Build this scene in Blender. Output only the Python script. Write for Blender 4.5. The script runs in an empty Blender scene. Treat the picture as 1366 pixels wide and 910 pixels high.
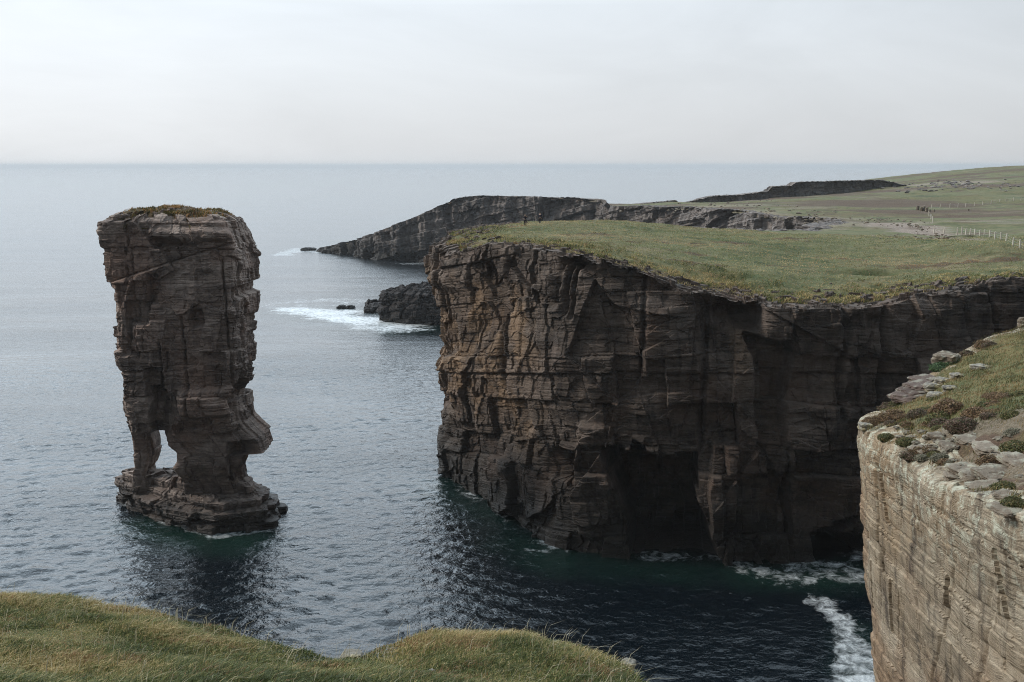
import bpy, bmesh, math, random
import numpy as np
from mathutils import Vector, Matrix
random.seed(7)
RNG = np.random.default_rng(11)
S = bpy.context.scene
COL = S.collection
R = math.radians

# ------------------------------------------------------------------ camera
CAM_H, PITCH, F = 40.0, R(10.0), 1328.0
cp, sp = math.cos(PITCH), math.sin(PITCH)
def at(px, py, D):
    """world point seen at photo pixel (px,py) when it stands D metres ahead"""
    u = (px - 683.0) / F; v = (455.0 - py) / F
    dy = cp + v * sp; dz = -sp + v * cp
    t = D / dy
    return (u * t, D, CAM_H + dz * t)
def at_z(px, py, z=0.0):
    v = (455.0 - py) / F
    dy = cp + v * sp; dz = -sp + v * cp
    return at(px, py, (z - CAM_H) / dz * dy)
cam = bpy.data.cameras.new('camera'); cam.lens = 35.0; cam.sensor_width = 36.0
cam.clip_start = 0.1; cam.clip_end = 60000
co = bpy.data.objects.new('camera', cam); COL.objects.link(co)
co.location = (0, 0, CAM_H); co.rotation_euler = (R(90) - PITCH, 0, 0)
S.camera = co

# ------------------------------------------------------------------ noise
def _h(ix, iy, iz, seed):
    with np.errstate(over='ignore'):
        h = (ix.astype(np.uint32) * np.uint32(374761393) + iy.astype(np.uint32) * np.uint32(668265263)
             + iz.astype(np.uint32) * np.uint32(2147483647 - 1013904223) + np.uint32((seed * 974634777 + 12345) & 0xffffffff))
        h = (h ^ (h >> np.uint32(13))) * np.uint32(1274126177)
        h = (h ^ (h >> np.uint32(16))) * np.uint32(2246822519)
        h = h ^ (h >> np.uint32(15))
    return h.astype(np.float32) / np.float32(4294967295.0)
def hash1(i, seed=0, j=None):
    i = np.asarray(i).astype(np.int64)
    j = np.zeros_like(i) if j is None else np.asarray(j).astype(np.int64)
    return _h(i, j, np.zeros_like(i), seed)
def vnoise(P, seed=0):
    """value noise, about -1..1"""
    P = np.asarray(P, dtype=np.float32)
    i = np.floor(P); f = P - i; i = i.astype(np.int64)
    f = f * f * f * (f * (f * 6 - 15) + 10)
    r = 0
    for dx in (0, 1):
        wx = f[..., 0] if dx else 1 - f[..., 0]
        for dy in (0, 1):
            wy = f[..., 1] if dy else 1 - f[..., 1]
            for dz in (0, 1):
                wz = f[..., 2] if dz else 1 - f[..., 2]
                r = r + wx * wy * wz * _h(i[..., 0] + dx, i[..., 1] + dy, i[..., 2] + dz, seed)
    return r * 2 - 1
def fbm(P, seed=0, oct=4, gain=0.5):
    P = np.asarray(P, dtype=np.float32)
    a, s, n = 1.0, 0, 0
    for o in range(oct):
        s = s + a * vnoise(P * (2.03 ** o), seed + o * 17); n += a; a *= gain
    return s / n
def xyz(x, y, z=0.0):
    x = np.asarray(x, dtype=np.float32); y = np.asarray(y, dtype=np.float32)
    return np.stack([x, y, np.broadcast_to(np.asarray(z, dtype=np.float32), x.shape)], -1)
def facets(P, seed=0):
    """cell noise whose cells are tilted planes: chiselled rock"""
    P = np.asarray(P, dtype=np.float32)
    i = np.floor(P).astype(np.int64)
    best = np.full(P.shape[:-1], 1e9, np.float32); val = np.zeros_like(best); second = best.copy()
    for dx in (-1, 0, 1):
        for dy in (-1, 0, 1):
            for dz in (-1, 0, 1):
                cx, cy, cz = i[..., 0] + dx, i[..., 1] + dy, i[..., 2] + dz
                px = cx + _h(cx, cy, cz, seed); py = cy + _h(cx, cy, cz, seed + 1); pz = cz + _h(cx, cy, cz, seed + 2)
                ex, ey, ez = P[..., 0] - px, P[..., 1] - py, P[..., 2] - pz
                d = (ex * ex + ey * ey + ez * ez).astype(np.float32)
                nx = _h(cx, cy, cz, seed + 3) * 2 - 1; ny = _h(cx, cy, cz, seed + 4) * 2 - 1; nz = _h(cx, cy, cz, seed + 5) * 2 - 1
                o = (_h(cx, cy, cz, seed + 6) - .5) + .8 * (ex * nx + ey * ny + ez * nz)
                m = d < best
                second = np.where(m, best, np.minimum(second, d))
                best = np.where(m, d, best); val = np.where(m, o, val)
    return val, np.sqrt(second) - np.sqrt(best)
def sstep(a, b, x):
    t = np.clip((x - a) / (b - a), 0, 1)
    return t * t * (3 - 2 * t)

# ------------------------------------------------------------------ rock relief
class Beds:
    def __init__(s, seed, lo, hi, a=-60, b=260):
        r = np.random.default_rng(seed); t = [a]
        while t[-1] < b: t.append(t[-1] + lo * (hi / lo) ** r.random())
        s.t = np.array(t)
    def __call__(s, z):
        i = np.searchsorted(s.t, z) - 1
        i = np.clip(i, 0, len(s.t) - 2)
        return i, np.minimum(z - s.t[i], s.t[i + 1] - z)
def rock(P, u, seed, bed=(2.2, 5.0), fine=(0.22, 1.0), jt=(1.8, 6.0), jf=(0.6, 2.2), amp=1.0, dip=0.15, facet=0.5, fs=0.35, lean=0.06, ob=.9, oj=1.5, of=.34, ow=1.0, gr=1.0, dipx=0.0, nt=1.0):
    """relief of bedded, jointed sandstone. Returns (outward offset, block value)."""
    z = P[..., 2] + dip * P[..., 1] + dipx * P[..., 0] + 0.5 * vnoise(P * 0.08, seed + 90) + 0.05 * vnoise(P * 0.5, seed + 91)
    uw = u + lean * z + 0.5 * vnoise(P * 0.15, seed + 92) + .05 * vnoise(P * .9, seed + 93)
    B1 = Beds(seed + 1, *bed); B2 = Beds(seed + 2, *fine); J1 = Beds(seed + 3, *jt, -300, 900); J2 = Beds(seed + 4, *jf, -300, 900)
    i1, d1 = B1(z); i2, d2 = B2(z)
    ja, e1 = J1(uw + (hash1(i1, seed + 5) - .5) * 9.0 + (hash1(i1, seed + 6) - .5) * .5 * z)
    jb, e2 = J2(uw + (hash1(i2 // 3, seed + 7) - .5) * 4.0)
    o = (hash1(i1, seed + 8) - .5) * ob
    o = o + (hash1(i1, seed + 9, ja) - .5) * oj
    o = o + (hash1(i2, seed + 10) - .5) * of
    blk2 = hash1(i2 // 3, seed + 11, jb)
    o = o + (blk2 - .5) * 0.55 + np.where(blk2 > .9, -.5 * nt, 0)
    blk3 = hash1(i2, seed + 12, jb)
    o = o + (blk3 - .5) * 0.16
    o = o - gr * 0.55 * np.exp(-(e1 / .11) ** 2) * (hash1(i1, seed + 13, ja) > .5) - gr * 0.22 * np.exp(-(d1 / .10) ** 2)
    o = o - gr * 0.10 * np.exp(-(d2 / .05) ** 2) - gr * .07 * np.exp(-(e2 / .05) ** 2)
    if facet:
        v, e = facets(P * np.array([1, 1, .7], np.float32) * fs, seed + 20)
        o = o + v * facet * 1.6
        v2, e2b = facets(P * np.array([1, 1, 1.5], np.float32) * fs * 3.3, seed + 30)
        o = o + v2 * facet * .42
    o = o + ow * (.16 * fbm(P * .35, seed + 40, 3) + .09 * fbm(P * 2.2, seed + 41, 3))
    blk = .45 * hash1(i1, seed + 14) + .30 * hash1(i1, seed + 15, ja) + .25 * hash1(i2, seed + 16, jb)
    return (o * amp).astype(np.float32), blk.astype(np.float32)

# ------------------------------------------------------------------ mesh helpers
def mesh_np(name, V, faces, mat, parent=None, attrs=None, smooth=False):
    """V (n,3); faces: list of int arrays (m,k)"""
    me = bpy.data.meshes.new(name)
    V = np.ascontiguousarray(V, dtype=np.float32).reshape(-1, 3)
    faces = [np.asarray(f, dtype=np.int32) for f in faces if len(f)]
    nl = sum(f.size for f in faces); nf = sum(len(f) for f in faces)
    me.vertices.add(len(V)); me.vertices.foreach_set('co', V.ravel())
    me.loops.add(nl); me.loops.foreach_set('vertex_index', np.concatenate([f.ravel() for f in faces]))
    me.polygons.add(nf)
    tot = np.concatenate([np.full(len(f), f.shape[1], np.int32) for f in faces])
    st = np.concatenate([[0], np.cumsum(tot)[:-1]]).astype(np.int32)
    me.polygons.foreach_set('loop_start', st)
    me.polygons.foreach_set('use_smooth', np.full(nf, smooth))
    me.update(calc_edges=True)
    for k, a in (attrs or {}).items():
        a = np.ascontiguousarray(a, dtype=np.float32)
        if k != 'col':
            at_ = me.attributes.new(k, 'FLOAT', 'POINT'); at_.data.foreach_set('value', a.ravel())
        else:
            at_ = me.attributes.new(k, 'FLOAT_VECTOR', 'POINT'); at_.data.foreach_set('vector', a.ravel())
    for m in (mat if isinstance(mat, (list, tuple)) else [mat]): me.materials.append(m)
    o = bpy.data.objects.new(name, me); COL.objects.link(o)
    if parent is not None: o.parent = parent
    return o
def grid_faces(n, m, wrap=False, keep=None, base=0):
    i = np.arange(n - 1)[:, None]; j = np.arange(m if wrap else m - 1)[None, :]
    jn = (j + 1) % m
    q = np.stack(np.broadcast_arrays(i * m + j, i * m + jn, (i + 1) * m + jn, (i + 1) * m + j), -1).reshape(-1, 4)
    if keep is not None: q = q[keep.ravel()]
    return q + base
def tag(o, label=None, cat=None, group=None, kind=None):
    if label: o['label'] = label
    if cat: o['category'] = cat
    if group: o['group'] = group
    if kind: o['kind'] = kind
    return o

# ------------------------------------------------------------------ materials
class NT:
    def __init__(s, name):
        s.m = bpy.data.materials.new(name); s.m.use_nodes = True
        s.t = s.m.node_tree; s.t.nodes.clear()
        s.out = s.t.nodes.new('ShaderNodeOutputMaterial')
    def n(s, typ, **kw):
        nd = s.t.nodes.new('ShaderNode' + typ)
        for k, v in kw.items(): setattr(nd, k, v)
        return nd
    def put(s, sock, v):
        if v is None: return
        if isinstance(v, bpy.types.NodeSocket): s.t.links.new(v, sock)
        else:
            if isinstance(v, (tuple, list)) and len(v) == 3 and sock.type == 'RGBA': v = (*v, 1)
            sock.default_value = v
    def math(s, op, a, b=None, c=None, clamp=False):
        nd = s.n('Math', operation=op, use_clamp=clamp)
        for k, v in enumerate((a, b, c)): s.put(nd.inputs[k], v)
        return nd.outputs[0]
    def vmath(s, op, a, b=None):
        nd = s.n('VectorMath', operation=op); s.put(nd.inputs[0], a); s.put(nd.inputs[1], b)
        return nd.outputs[0]
    def mix(s, f, a, b, mode='MIX'):
        nd = s.n('Mix', data_type='RGBA', blend_type=mode, clamp_factor=True)
        s.put(nd.inputs[0], f); s.put(nd.inputs[6], a); s.put(nd.inputs[7], b)
        return nd.outputs[2]
    def noise(s, vec, scale, detail=4, rough=.55, lac=2.0, dist=0.0):
        nd = s.n('TexNoise'); s.put(nd.inputs['Vector'], vec)
        nd.inputs['Scale'].default_value = scale; nd.inputs['Detail'].default_value = detail
        nd.inputs['Roughness'].default_value = rough; nd.inputs['Distortion'].default_value = dist
        return nd.outputs[0]
    def ramp(s, f, stops, interp='LINEAR'):
        nd = s.n('ValToRGB'); s.put(nd.inputs[0], f); cr = nd.color_ramp; cr.interpolation = interp
        while len(cr.elements) < len(stops): cr.elements.new(.5)
        for e, (p, c) in zip(cr.elements, stops):
            e.position = p; e.color = (*c, 1) if isinstance(c, tuple) else (c, c, c, 1)
        return nd.outputs[0]
    def rng(s, v, a, b, c=0.0, d=1.0):
        nd = s.n('MapRange'); s.put(nd.inputs[0], v)
        for k, q in zip((1, 2, 3, 4), (a, b, c, d)): nd.inputs[k].default_value = q
        return nd.outputs[0]
    def attr(s, name, out='Fac'):
        return s.n('Attribute', attribute_name=name).outputs[out]
    def sep(s, v):
        nd = s.n('SeparateXYZ'); s.put(nd.inputs[0], v); return nd.outputs
    def comb(s, x, y, z):
        nd = s.n('CombineXYZ')
        for k, q in enumerate((x, y, z)): s.put(nd.inputs[k], q)
        return nd.outputs[0]
    def bump(s, h, strength, dist, normal=None):
        nd = s.n('Bump'); nd.inputs['Strength'].default_value = strength; s.put(nd.inputs['Distance'], dist)
        s.put(nd.inputs['Height'], h); s.put(nd.inputs['Normal'], normal)
        return nd.outputs[0]
    def done(s, base, rough=.9, normal=None, spec=.3, **kw):
        b = s.n('BsdfPrincipled'); s.put(b.inputs['Base Color'], base); s.put(b.inputs['Roughness'], rough)
        s.put(b.inputs['Normal'], normal); s.put(b.inputs['Specular IOR Level'], spec)
        for k, v in kw.items(): s.put(b.inputs[k], v)
        s.t.links.new(b.outputs[0], s.out.inputs[0]); return s.m

def rock_material(name, c_dark, c_mid, c_light, c_warm, c_lichen, lichen=0.0, lines=.45, dipx=0.0, wet=(1.0, 4.5), bump=1.0, fine=1.0, dip=.15, streak=.5):
    N = NT(name)
    pos = N.n('TexCoord').outputs['Object']
    x, y, z = N.sep(pos)
    zz = N.math('MULTIPLY_ADD', x, dipx, N.math('MULTIPLY_ADD', y, dip, z))
    wob = N.noise(pos, .35, 3)
    zz = N.math('MULTIPLY_ADD', wob, .9, zz)
    bedv = N.comb(N.math('MULTIPLY', x, .12), N.math('MULTIPLY', y, .12), N.math('MULTIPLY', zz, 1.6))
    bed = N.noise(bedv, 1.0, 6, .68)
    finev = N.comb(N.math('MULTIPLY', x, .5), N.math('MULTIPLY', y, .5), N.math('MULTIPLY', zz, 9.0))
    fbed = N.noise(finev, 1.0 * fine, 4, .6)
    strv = N.comb(N.math('MULTIPLY', x, 1.3), N.math('MULTIPLY', y, 1.3), N.math('MULTIPLY', z, .13))
    strk = N.noise(strv, 1.0, 5, .62)
    big = N.noise(pos, .16, 4, .6)
    mid = N.noise(pos, 1.1 * fine, 6, .68)
    fin = N.noise(pos, 9.0 * fine, 5, .7)
    blk = N.attr('blk')
    f = N.math('MULTIPLY_ADD', bed, .5, N.math('MULTIPLY', blk, .45))
    f = N.math('MULTIPLY_ADD', N.math('SUBTRACT', mid, .5), .75, f)
    col = N.ramp(f, [(.18, c_dark), (.46, c_mid), (.72, c_light)])
    col = N.mix(N.rng(big, .5, .66, 0, .75), col, c_warm)
    col = N.mix(N.attr('tint'), col, N.ramp(mid, [(.3, (.15, .10, .062)), (.7, (.34, .225, .135))]))
    # rain streaks and mineral stains
    col = N.mix(N.math('MULTIPLY', N.rng(strk, .52, .66), streak), col, N.mix(1, col, (.34, .33, .34), 'MULTIPLY'))
    col = N.mix(N.math('MULTIPLY', N.rng(fbed, .55, .64), lines), col, N.mix(1, col, (.45, .43, .42), 'MULTIPLY'))
    col = N.mix(N.rng(fin, .3, .75, 0, .55), N.mix(1, col, (.72, .71, .72), 'MULTIPLY'), N.mix(1, col, (1.3, 1.3, 1.3), 'MULTIPLY'))
    if lichen:
        li = N.math('MULTIPLY', N.rng(N.noise(pos, 2.3, 6, .72), .50, .60), lichen)
        li = N.math('MULTIPLY', li, N.attr('top'), clamp=True)
        col = N.mix(li, col, c_lichen)
    # dark algae band above the sea; also paints shade into cliff foot and cave
    w = N.math('ADD', z, N.math('MULTIPLY', N.math('SUBTRACT', N.noise(pos, .5, 4), .5), 3.0))
    wet_shade = N.rng(w, wet[0], wet[1], 1, 0)
    col = N.mix(N.math('MULTIPLY', wet_shade, .85), col, (.016, .015, .013))
    rough = N.math('MULTIPLY_ADD', wet_shade, -.35, .92)
    h = N.math('MULTIPLY_ADD', mid, .5, N.math('MULTIPLY', fbed, .5))
    h = N.math('MULTIPLY_ADD', fin, .16, h)
    nb = N.bump(h, .9 * bump, .25 / fine)
    return N.done(col, rough, nb, .25)

M = {}
M['stack_rock'] = rock_material('stack_sandstone', (.092, .070, .059), (.25, .193, .160), (.50, .40, .335), (.33, .22, .168), (.2, .2, .17), fine=.45, bump=1.2, lines=.25, wet=(1.5, 5.0))
M['cliff_rock'] = rock_material('headland_sandstone', (.030, .024, .020), (.092, .072, .058), (.215, .168, .135), (.135, .092, .068), (.2, .2, .17), streak=.55, fine=.45, bump=1.2, lines=.22, wet=(1.5, 8.0))  # wet band carried high up, darkening the cave and lower wall by colour
M['far_rock'] = rock_material('distant_sandstone', (.085, .075, .069), (.19, .168, .153), (.33, .29, .26), (.24, .195, .165), (.2, .2, .17), wet=(2, 13), fine=.3, dipx=-.24, bump=.9, lines=.2)
M['near_rock'] = rock_material('pale_sandstone', (.155, .122, .082), (.335, .272, .19), (.48, .41, .305), (.31, .22, .13), (.47, .47, .37), lichen=.75, fine=2.2, dip=.12, streak=1.0, bump=1.1, lines=.85)
M['slab_rock'] = rock_material('slab_sandstone', (.11, .088, .062), (.22, .178, .132), (.34, .285, .22), (.24, .175, .12), (.36, .36, .28), lichen=.5, fine=2.6, streak=.2, wet=(-9, -8))
M['skerry_rock'] = rock_material('wet_black_rock', (.018, .016, .016), (.045, .04, .039), (.10, .09, .085), (.06, .05, .045), (.2, .2, .17), wet=(0, 3), fine=.6)

M['brown_slab'] = rock_material('brown_slab_sandstone', (.055, .038, .030), (.12, .085, .068), (.20, .15, .125), (.15, .10, .075), (.36, .36, .28), lichen=.4, fine=2.6, streak=.2, wet=(-9, -8))
def turf_material(name, fine=1.0):
    N = NT(name)
    pos = N.n('TexCoord').outputs['Object']
    x, y, z = N.sep(pos)
    lay = N.comb(N.math('MULTIPLY', x, .045), N.math('MULTIPLY', y, .12), 0.0)
    a = N.noise(lay, 1.0, 5, .6)
    b = N.noise(pos, .55 * fine, 6, .7)
    c = N.noise(pos, 3.5 * fine, 5, .75)
    g = N.ramp(a, [(.34, (.058, .078, .034)), (.43, (.108, .124, .056)), (.50, (.165, .160, .080)), (.56, (.125, .132, .064)), (.63, (.21, .175, .098)), (.72, (.14, .105, .062))])
    g = N.mix(N.rng(b, .53, .66, 0, .8), g, (.22, .185, .105))
    g = N.mix(N.rng(b, .46, .28, 0, .7), g, (.042, .058, .028))
    d2 = N.noise(N.comb(N.math('MULTIPLY', x, .22), N.math('MULTIPLY', y, .5), 0.0), 1.0, 6, .72)
    g = N.mix(N.rng(d2, .56, .68, 0, .75), g, (.115, .082, .048))
    g = N.mix(N.rng(d2, .44, .34, 0, .6), g, (.095, .125, .055))
    rough_g = N.ramp(b, [(.30, (.042, .048, .020)), (.44, (.10, .098, .038)), (.58, (.18, .15, .066)), (.72, (.14, .092, .052))])
    g = N.mix(N.attr('rough'), g, rough_g)
    soil = N.ramp(c, [(.30, (.13, .09, .07)), (.5, (.28, .22, .18)), (.68, (.42, .36, .31))])
    g = N.mix(N.attr('bare'), g, soil)
    peat = N.ramp(c, [(.35, (.065, .042, .030)), (.65, (.145, .095, .066))])
    g = N.mix(N.attr('peat'), g, peat)
    g = N.mix(N.rng(c, .3, .7, 0, .6), N.mix(1, g, (.72, .72, .70), 'MULTIPLY'), N.mix(1, g, (1.28, 1.28, 1.25), 'MULTIPLY'))
    h = N.math('MULTIPLY_ADD', c, .35, b)
    return N.done(g, .95, N.bump(h, .8, .35 / fine), .15)
M['turf'] = turf_material('cropped_turf')
M['near_turf'] = turf_material('near_turf', 4.0)

def blade_material(name):
    N = NT(name)
    c = N.attr('col', 'Vector')
    b = N.n('BsdfPrincipled'); N.put(b.inputs['Base Color'], c); b.inputs['Roughness'].default_value = .6
    b.inputs['Specular IOR Level'].default_value = .2
    tr = N.n('BsdfTranslucent'); N.put(tr.inputs[0], c)
    mx = N.n('MixShader'); mx.inputs[0].default_value = .3
    N.t.links.new(b.outputs[0], mx.inputs[1]); N.t.links.new(tr.outputs[0], mx.inputs[2]); N.t.links.new(mx.outputs[0], N.out.inputs[0])
    return N.m
M['blade'] = blade_material('grass_blades')
def plain(name, c, rough=.7, var=.25, scale=8):
    N = NT(name); pos = N.n('TexCoord').outputs['Object']
    n = N.noise(pos, scale, 4, .65)
    col = N.mix(N.rng(n, .3, .7), tuple(v * (1 - var) for v in c), tuple(v * (1 + var) for v in c))
    return N.done(col, rough, N.bump(n, .3, .02), .3)
M['post'] = plain('weathered_post', (.55, .50, .43), .85)
M['wire'] = plain('fence_wire', (.35, .35, .34), .5)
M['skin'] = plain('skin', (.45, .30, .22), .6, .1)
M['navy'] = plain('navy_cloth', (.018, .02, .035), .85)
M['dark_cloth'] = plain('charcoal_cloth', (.03, .027, .032), .85)
M['pale_cloth'] = plain('pale_cloth', (.5, .48, .5), .85)
M['hair'] = plain('dark_hair', (.03, .022, .016), .6)
M['white_rock'] = rock_material('white_lichened_rock', (.13, .118, .095), (.25, .23, .19), (.37, .35, .29), (.25, .20, .14), (.36, .30, .16), lichen=.7, fine=5, wet=(-9, -8), streak=.1)

# ------------------------------------------------------------------ sky, sun
world = bpy.data.worlds.new('World'); S.world = world; world.use_nodes = True
wt = world.node_tree; wt.nodes.clear()
SUN_AZ, SUN_EL = R(-82), R(38)     # azimuth from +Y towards +X: sun veiled by cloud out to the left, over the sea
class WN(NT):
    def __init__(s): s.t = wt; s.out = wt.nodes.new('ShaderNodeOutputWorld')
W = WN()
sky = W.n('TexSky', sky_type='NISHITA', sun_disc=False); sky.sun_elevation = SUN_EL; sky.sun_rotation = SUN_AZ
sky.air_density = 1.0; sky.dust_density = 3.0
gen = W.n('TexCoord').outputs['Generated']
gx, gy, gz = W.sep(gen)
up = W.math('MAXIMUM', gz, 0.0)
lum = W.math('ADD', W.rng(up, 0.0, .16, .585, .65), W.math('ADD', W.rng(up, .15, .30, 0, 1.25), W.rng(up, .42, .80, 0, -.6)))                                  # overcast; bright band added above the view for sea reflections
horizon = W.rng(up, 0.0, .10, .95, 1.0)
sd = (math.sin(SUN_AZ) * math.cos(SUN_EL), math.cos(SUN_AZ) * math.cos(SUN_EL), math.sin(SUN_EL))
dt = W.n('VectorMath', operation='DOT_PRODUCT'); W.put(dt.inputs[0], gen); dt.inputs[1].default_value = sd
glow = W.math('MULTIPLY', W.rng(dt.outputs['Value'], -.6, 1.0, .70, 1.32), W.rng(gy, -.40, .50, .14, 1.0))                # thin cloud round the veiled sun; sky behind camera dimmed to deepen shading
cl = W.noise(W.vmath('MULTIPLY', gen, (1.6, 1.6, 6.0)), 1.5, 5, .6, dist=.6)
cloud = W.rng(cl, .28, .72, .91, 1.055)
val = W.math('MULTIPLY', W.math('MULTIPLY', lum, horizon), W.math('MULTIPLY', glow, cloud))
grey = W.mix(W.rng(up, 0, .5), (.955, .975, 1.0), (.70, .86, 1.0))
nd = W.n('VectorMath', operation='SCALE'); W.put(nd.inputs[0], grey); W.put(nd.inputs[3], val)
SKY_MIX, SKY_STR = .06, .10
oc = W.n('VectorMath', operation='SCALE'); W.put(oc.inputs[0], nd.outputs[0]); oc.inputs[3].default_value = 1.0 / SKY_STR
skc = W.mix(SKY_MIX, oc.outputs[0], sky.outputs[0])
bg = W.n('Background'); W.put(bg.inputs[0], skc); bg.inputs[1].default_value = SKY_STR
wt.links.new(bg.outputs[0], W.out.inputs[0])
sun = bpy.data.lights.new('sun', 'SUN'); sun.energy = 1.5; sun.angle = R(14); sun.color = (1.0, .93, .84)
so = bpy.data.objects.new('sun', sun); COL.objects.link(so)
so.rotation_euler = Vector(sd).to_track_quat('Z', 'Y').to_euler()
S.view_settings.view_transform = 'Standard'; S.view_settings.look = 'None'
S.view_settings.exposure = 0.58; S.view_settings.gamma = 1.0; S.view_settings.use_curve_mapping = False
S.cycles.use_denoising = True; S.cycles.use_adaptive_sampling = False; S.cycles.filter_width = 1.0; S.cycles.denoising_prefilter = 'NONE'; S.cycles.denoising_input_passes = 'RGB_ALBEDO_NORMAL'
S.cycles.max_bounces = 6; S.cycles.diffuse_bounces = 3; S.cycles.glossy_bounces = 3; S.cycles.volume_bounces = 1
S.cycles.caustics_reflective = False; S.cycles.caustics_refractive = False

# ------------------------------------------------------------------ land heights (thin plate through surveyed points)
def rbf(points):
    A = np.array(points, dtype=np.float64); n = len(A); xy = A[:, :2] / 100.0
    def K(r2): return np.where(r2 > 1e-12, r2 * np.log(r2 + 1e-12), 0)
    d2 = ((xy[:, None] - xy[None]) ** 2).sum(-1)
    m = np.zeros((n + 3, n + 3)); m[:n, :n] = K(d2) + np.eye(n) * 2e-4
    m[:n, n:] = np.c_[np.ones(n), xy]; m[n:, :n] = m[:n, n:].T
    w = np.linalg.solve(m, np.r_[A[:, 2], 0, 0, 0])
    def f(x, y):
        x = np.asarray(x, np.float64) / 100; y = np.asarray(y, np.float64) / 100
        r = w[n] + w[n + 1] * x + w[n + 2] * y
        for k in range(n):
            r = r + w[k] * K((x - xy[k, 0]) ** 2 + (y - xy[k, 1]) ** 2)
        return r
    return f
MAIN_PTS = [at(*p) for p in [
    (585, 346, 124), (640, 325, 116), (700, 332, 107), (745, 341, 100.6), (800, 351, 99), (860, 366, 98), (900, 385, 98), (960, 397, 97),
    (1030, 410, 97.5), (1100, 410, 98), (1180, 408, 99), (1250, 391, 101), (1366, 371, 103),
    (640, 317, 135), (720, 299, 148), (800, 298, 155), (900, 302, 160), (1000, 308, 165), (1060, 312, 170),
    (900, 330, 125), (1000, 358, 112), (1155, 366, 115), (1250, 350, 125), (1366, 340, 130),
    (1280, 314, 185), (1350, 328, 130), (1100, 291, 260), (1200, 300, 210), (1366, 300, 215), (1240, 279, 320), (1366, 263, 380),
    (1000, 273, 330), (905, 270, 400), (850, 275, 385), (1205, 253, 440), (1366, 236, 540), (1366, 221, 690), (1300, 232, 620), (1180, 247, 500), (1000, 271, 520), (1040, 268, 545), (1090, 264, 560), (960, 275, 480), (1150, 254, 575), (1080, 263, 425), (1000, 268, 412), (945, 271, 405), (1130, 259, 435),
    (520, 306, 430), (560, 291, 422), (600, 273, 415), (660, 268, 405), (720, 270, 398), (800, 273, 382), (900, 278, 330), (1000, 281, 300), (1050, 287, 288)]]
MAIN_PTS += [(-90, 472, 1.5), (-75, 470, 4), (-50, 478, 5), (-20, 480, 9), (30, 472, 16), (90, 99, 30), (110, 150, 30), (160, 250, 29), (250, 400, 31), (420, 600, 37), (400, 780, 36), (-12, 134, 28.5)]
zmain0 = rbf(MAIN_PTS)
def zmain(x, y):
    x = np.asarray(x, np.float64); y = np.asarray(y, np.float64)
    z = zmain0(x, y)
    # a thick slab of rock lies on the outer end of the distant headland
    z = z + 2.0 * sstep(36.5, 35.3, x) * sstep(-60, -20, x) * sstep(355, 375, y)
    P = xyz(x, y)
    z = z + .55 * fbm(P * .06, 301, 3) * sstep(95, 120, y)
    # little bank with a hollow under it on the green slope
    hx, hy, _ = at(1157, 369, 115)
    r = ((x - hx) / 3.0) ** 2 + ((y - hy) / 1.6) ** 2
    return z + .55 * np.exp(-(((x - hx) / 4.0) ** 2 + ((y - hy - 1.2) / 1.6) ** 2)) - .75 * np.exp(-(((x - hx) / 2.6) ** 2 + ((y - hy + 1.0) / .8) ** 2))
NEAR_PTS = [at(*p) for p in [(0, 795, 9), (200, 817, 9), (400, 862, 8.3), (450, 874, 8.1), (500, 864, 8.6), (640, 848, 9), (790, 867, 8.2), (850, 903, 7.4),
    (1140, 567, 38.6), (1240, 626, 30), (1366, 692, 22), (1366, 560, 30), (1250, 598, 31), (1366, 442, 46), (1250, 492, 43), (1200, 528, 41)]]
NEAR_PTS += [(0, 0, 38.3), (-6, 2, 38.2), (-12, 2, 38.4), (10, -4, 38.2), (-14, -10, 39), (2.5, 3.5, 37.3), (12, 14, 33.6), (13, 8, 35.2), (25, 6, 36.5), (60, 48, 34), (60, 20, 38), (90, 75, 31.5), (-30, 10, 36.5), (-60, 10, 37)]
znear0 = rbf(NEAR_PTS)
def znear(x, y):
    P = xyz(x, y)
    return znear0(x, y) + .13 * fbm(P * .55, 311, 3) * sstep(5, 8, y) - .10 * sstep(4, 7, y) * (1 - sstep(11, 13, y)) + .22 * fbm(P * .5, 312, 3) * sstep(18, 26, y)

# ------------------------------------------------------------------ the coast (land lies to the left of the direction of travel)
FACE = [(4, 172), (-4, 160), (-9, 146), (-9.6, 134), (-8.6, 126.5), (-6.6, 121.5), (-3.0, 115.5), (.2, 110), (2.6, 105.2), (5.0, 100.8), (9, 98.9), (14, 98), (21, 97), (27, 97.4), (34, 98), (42, 100), (52, 102), (62, 101), (76, 97), (90, 87)]
GEOHEAD = [(96, 78), (96, 70), (90, 62)]
NEARC = [(60, 57.5), (38, 54), (29, 51.5), (23.5, 47.8), (20, 44.8), (17.2, 42.3), (15.2, 40.4), (13.9, 39.4), (13.35, 38.2), (13.0, 36), (12.7, 33), (12.45, 30), (12.0, 26), (11.8, 22), (11.5, 17), (11.0, 11.5), (9.6, 7), (7, 4.2), (4.5, 3.9), (2.4, 4.2)]
FOREC = [(1.35, 5.2), (1.02, 6.7)] + [at(*p)[:2] for p in [(850, 903, 7.5), (790, 867, 8.3), (720, 850, 8.8), (640, 847, 9.1), (560, 855, 9.0), (500, 864, 8.7), (450, 876, 8.1), (400, 862, 8.4), (300, 836, 8.9), (200, 817, 9.1), (100, 804, 9.2), (0, 795, 9.2)]] + [(-8.5, 9.6), (-16, 11), (-30, 13), (-60, 15)]
FARFACE = [(62, 640), (20, 560), (-30, 505), (-62, 492), (-86, 484), (-93, 474), (-84, 464), (-66, 441), (-53, 427), (-40, 421), (-25, 416), (-8, 408), (8, 400), (22, 392), (36, 380), (48, 352), (58, 326), (66, 306), (72, 290), (77, 272), (77, 250), (71, 226), (60, 204), (46, 188), (24, 179)]
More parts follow.
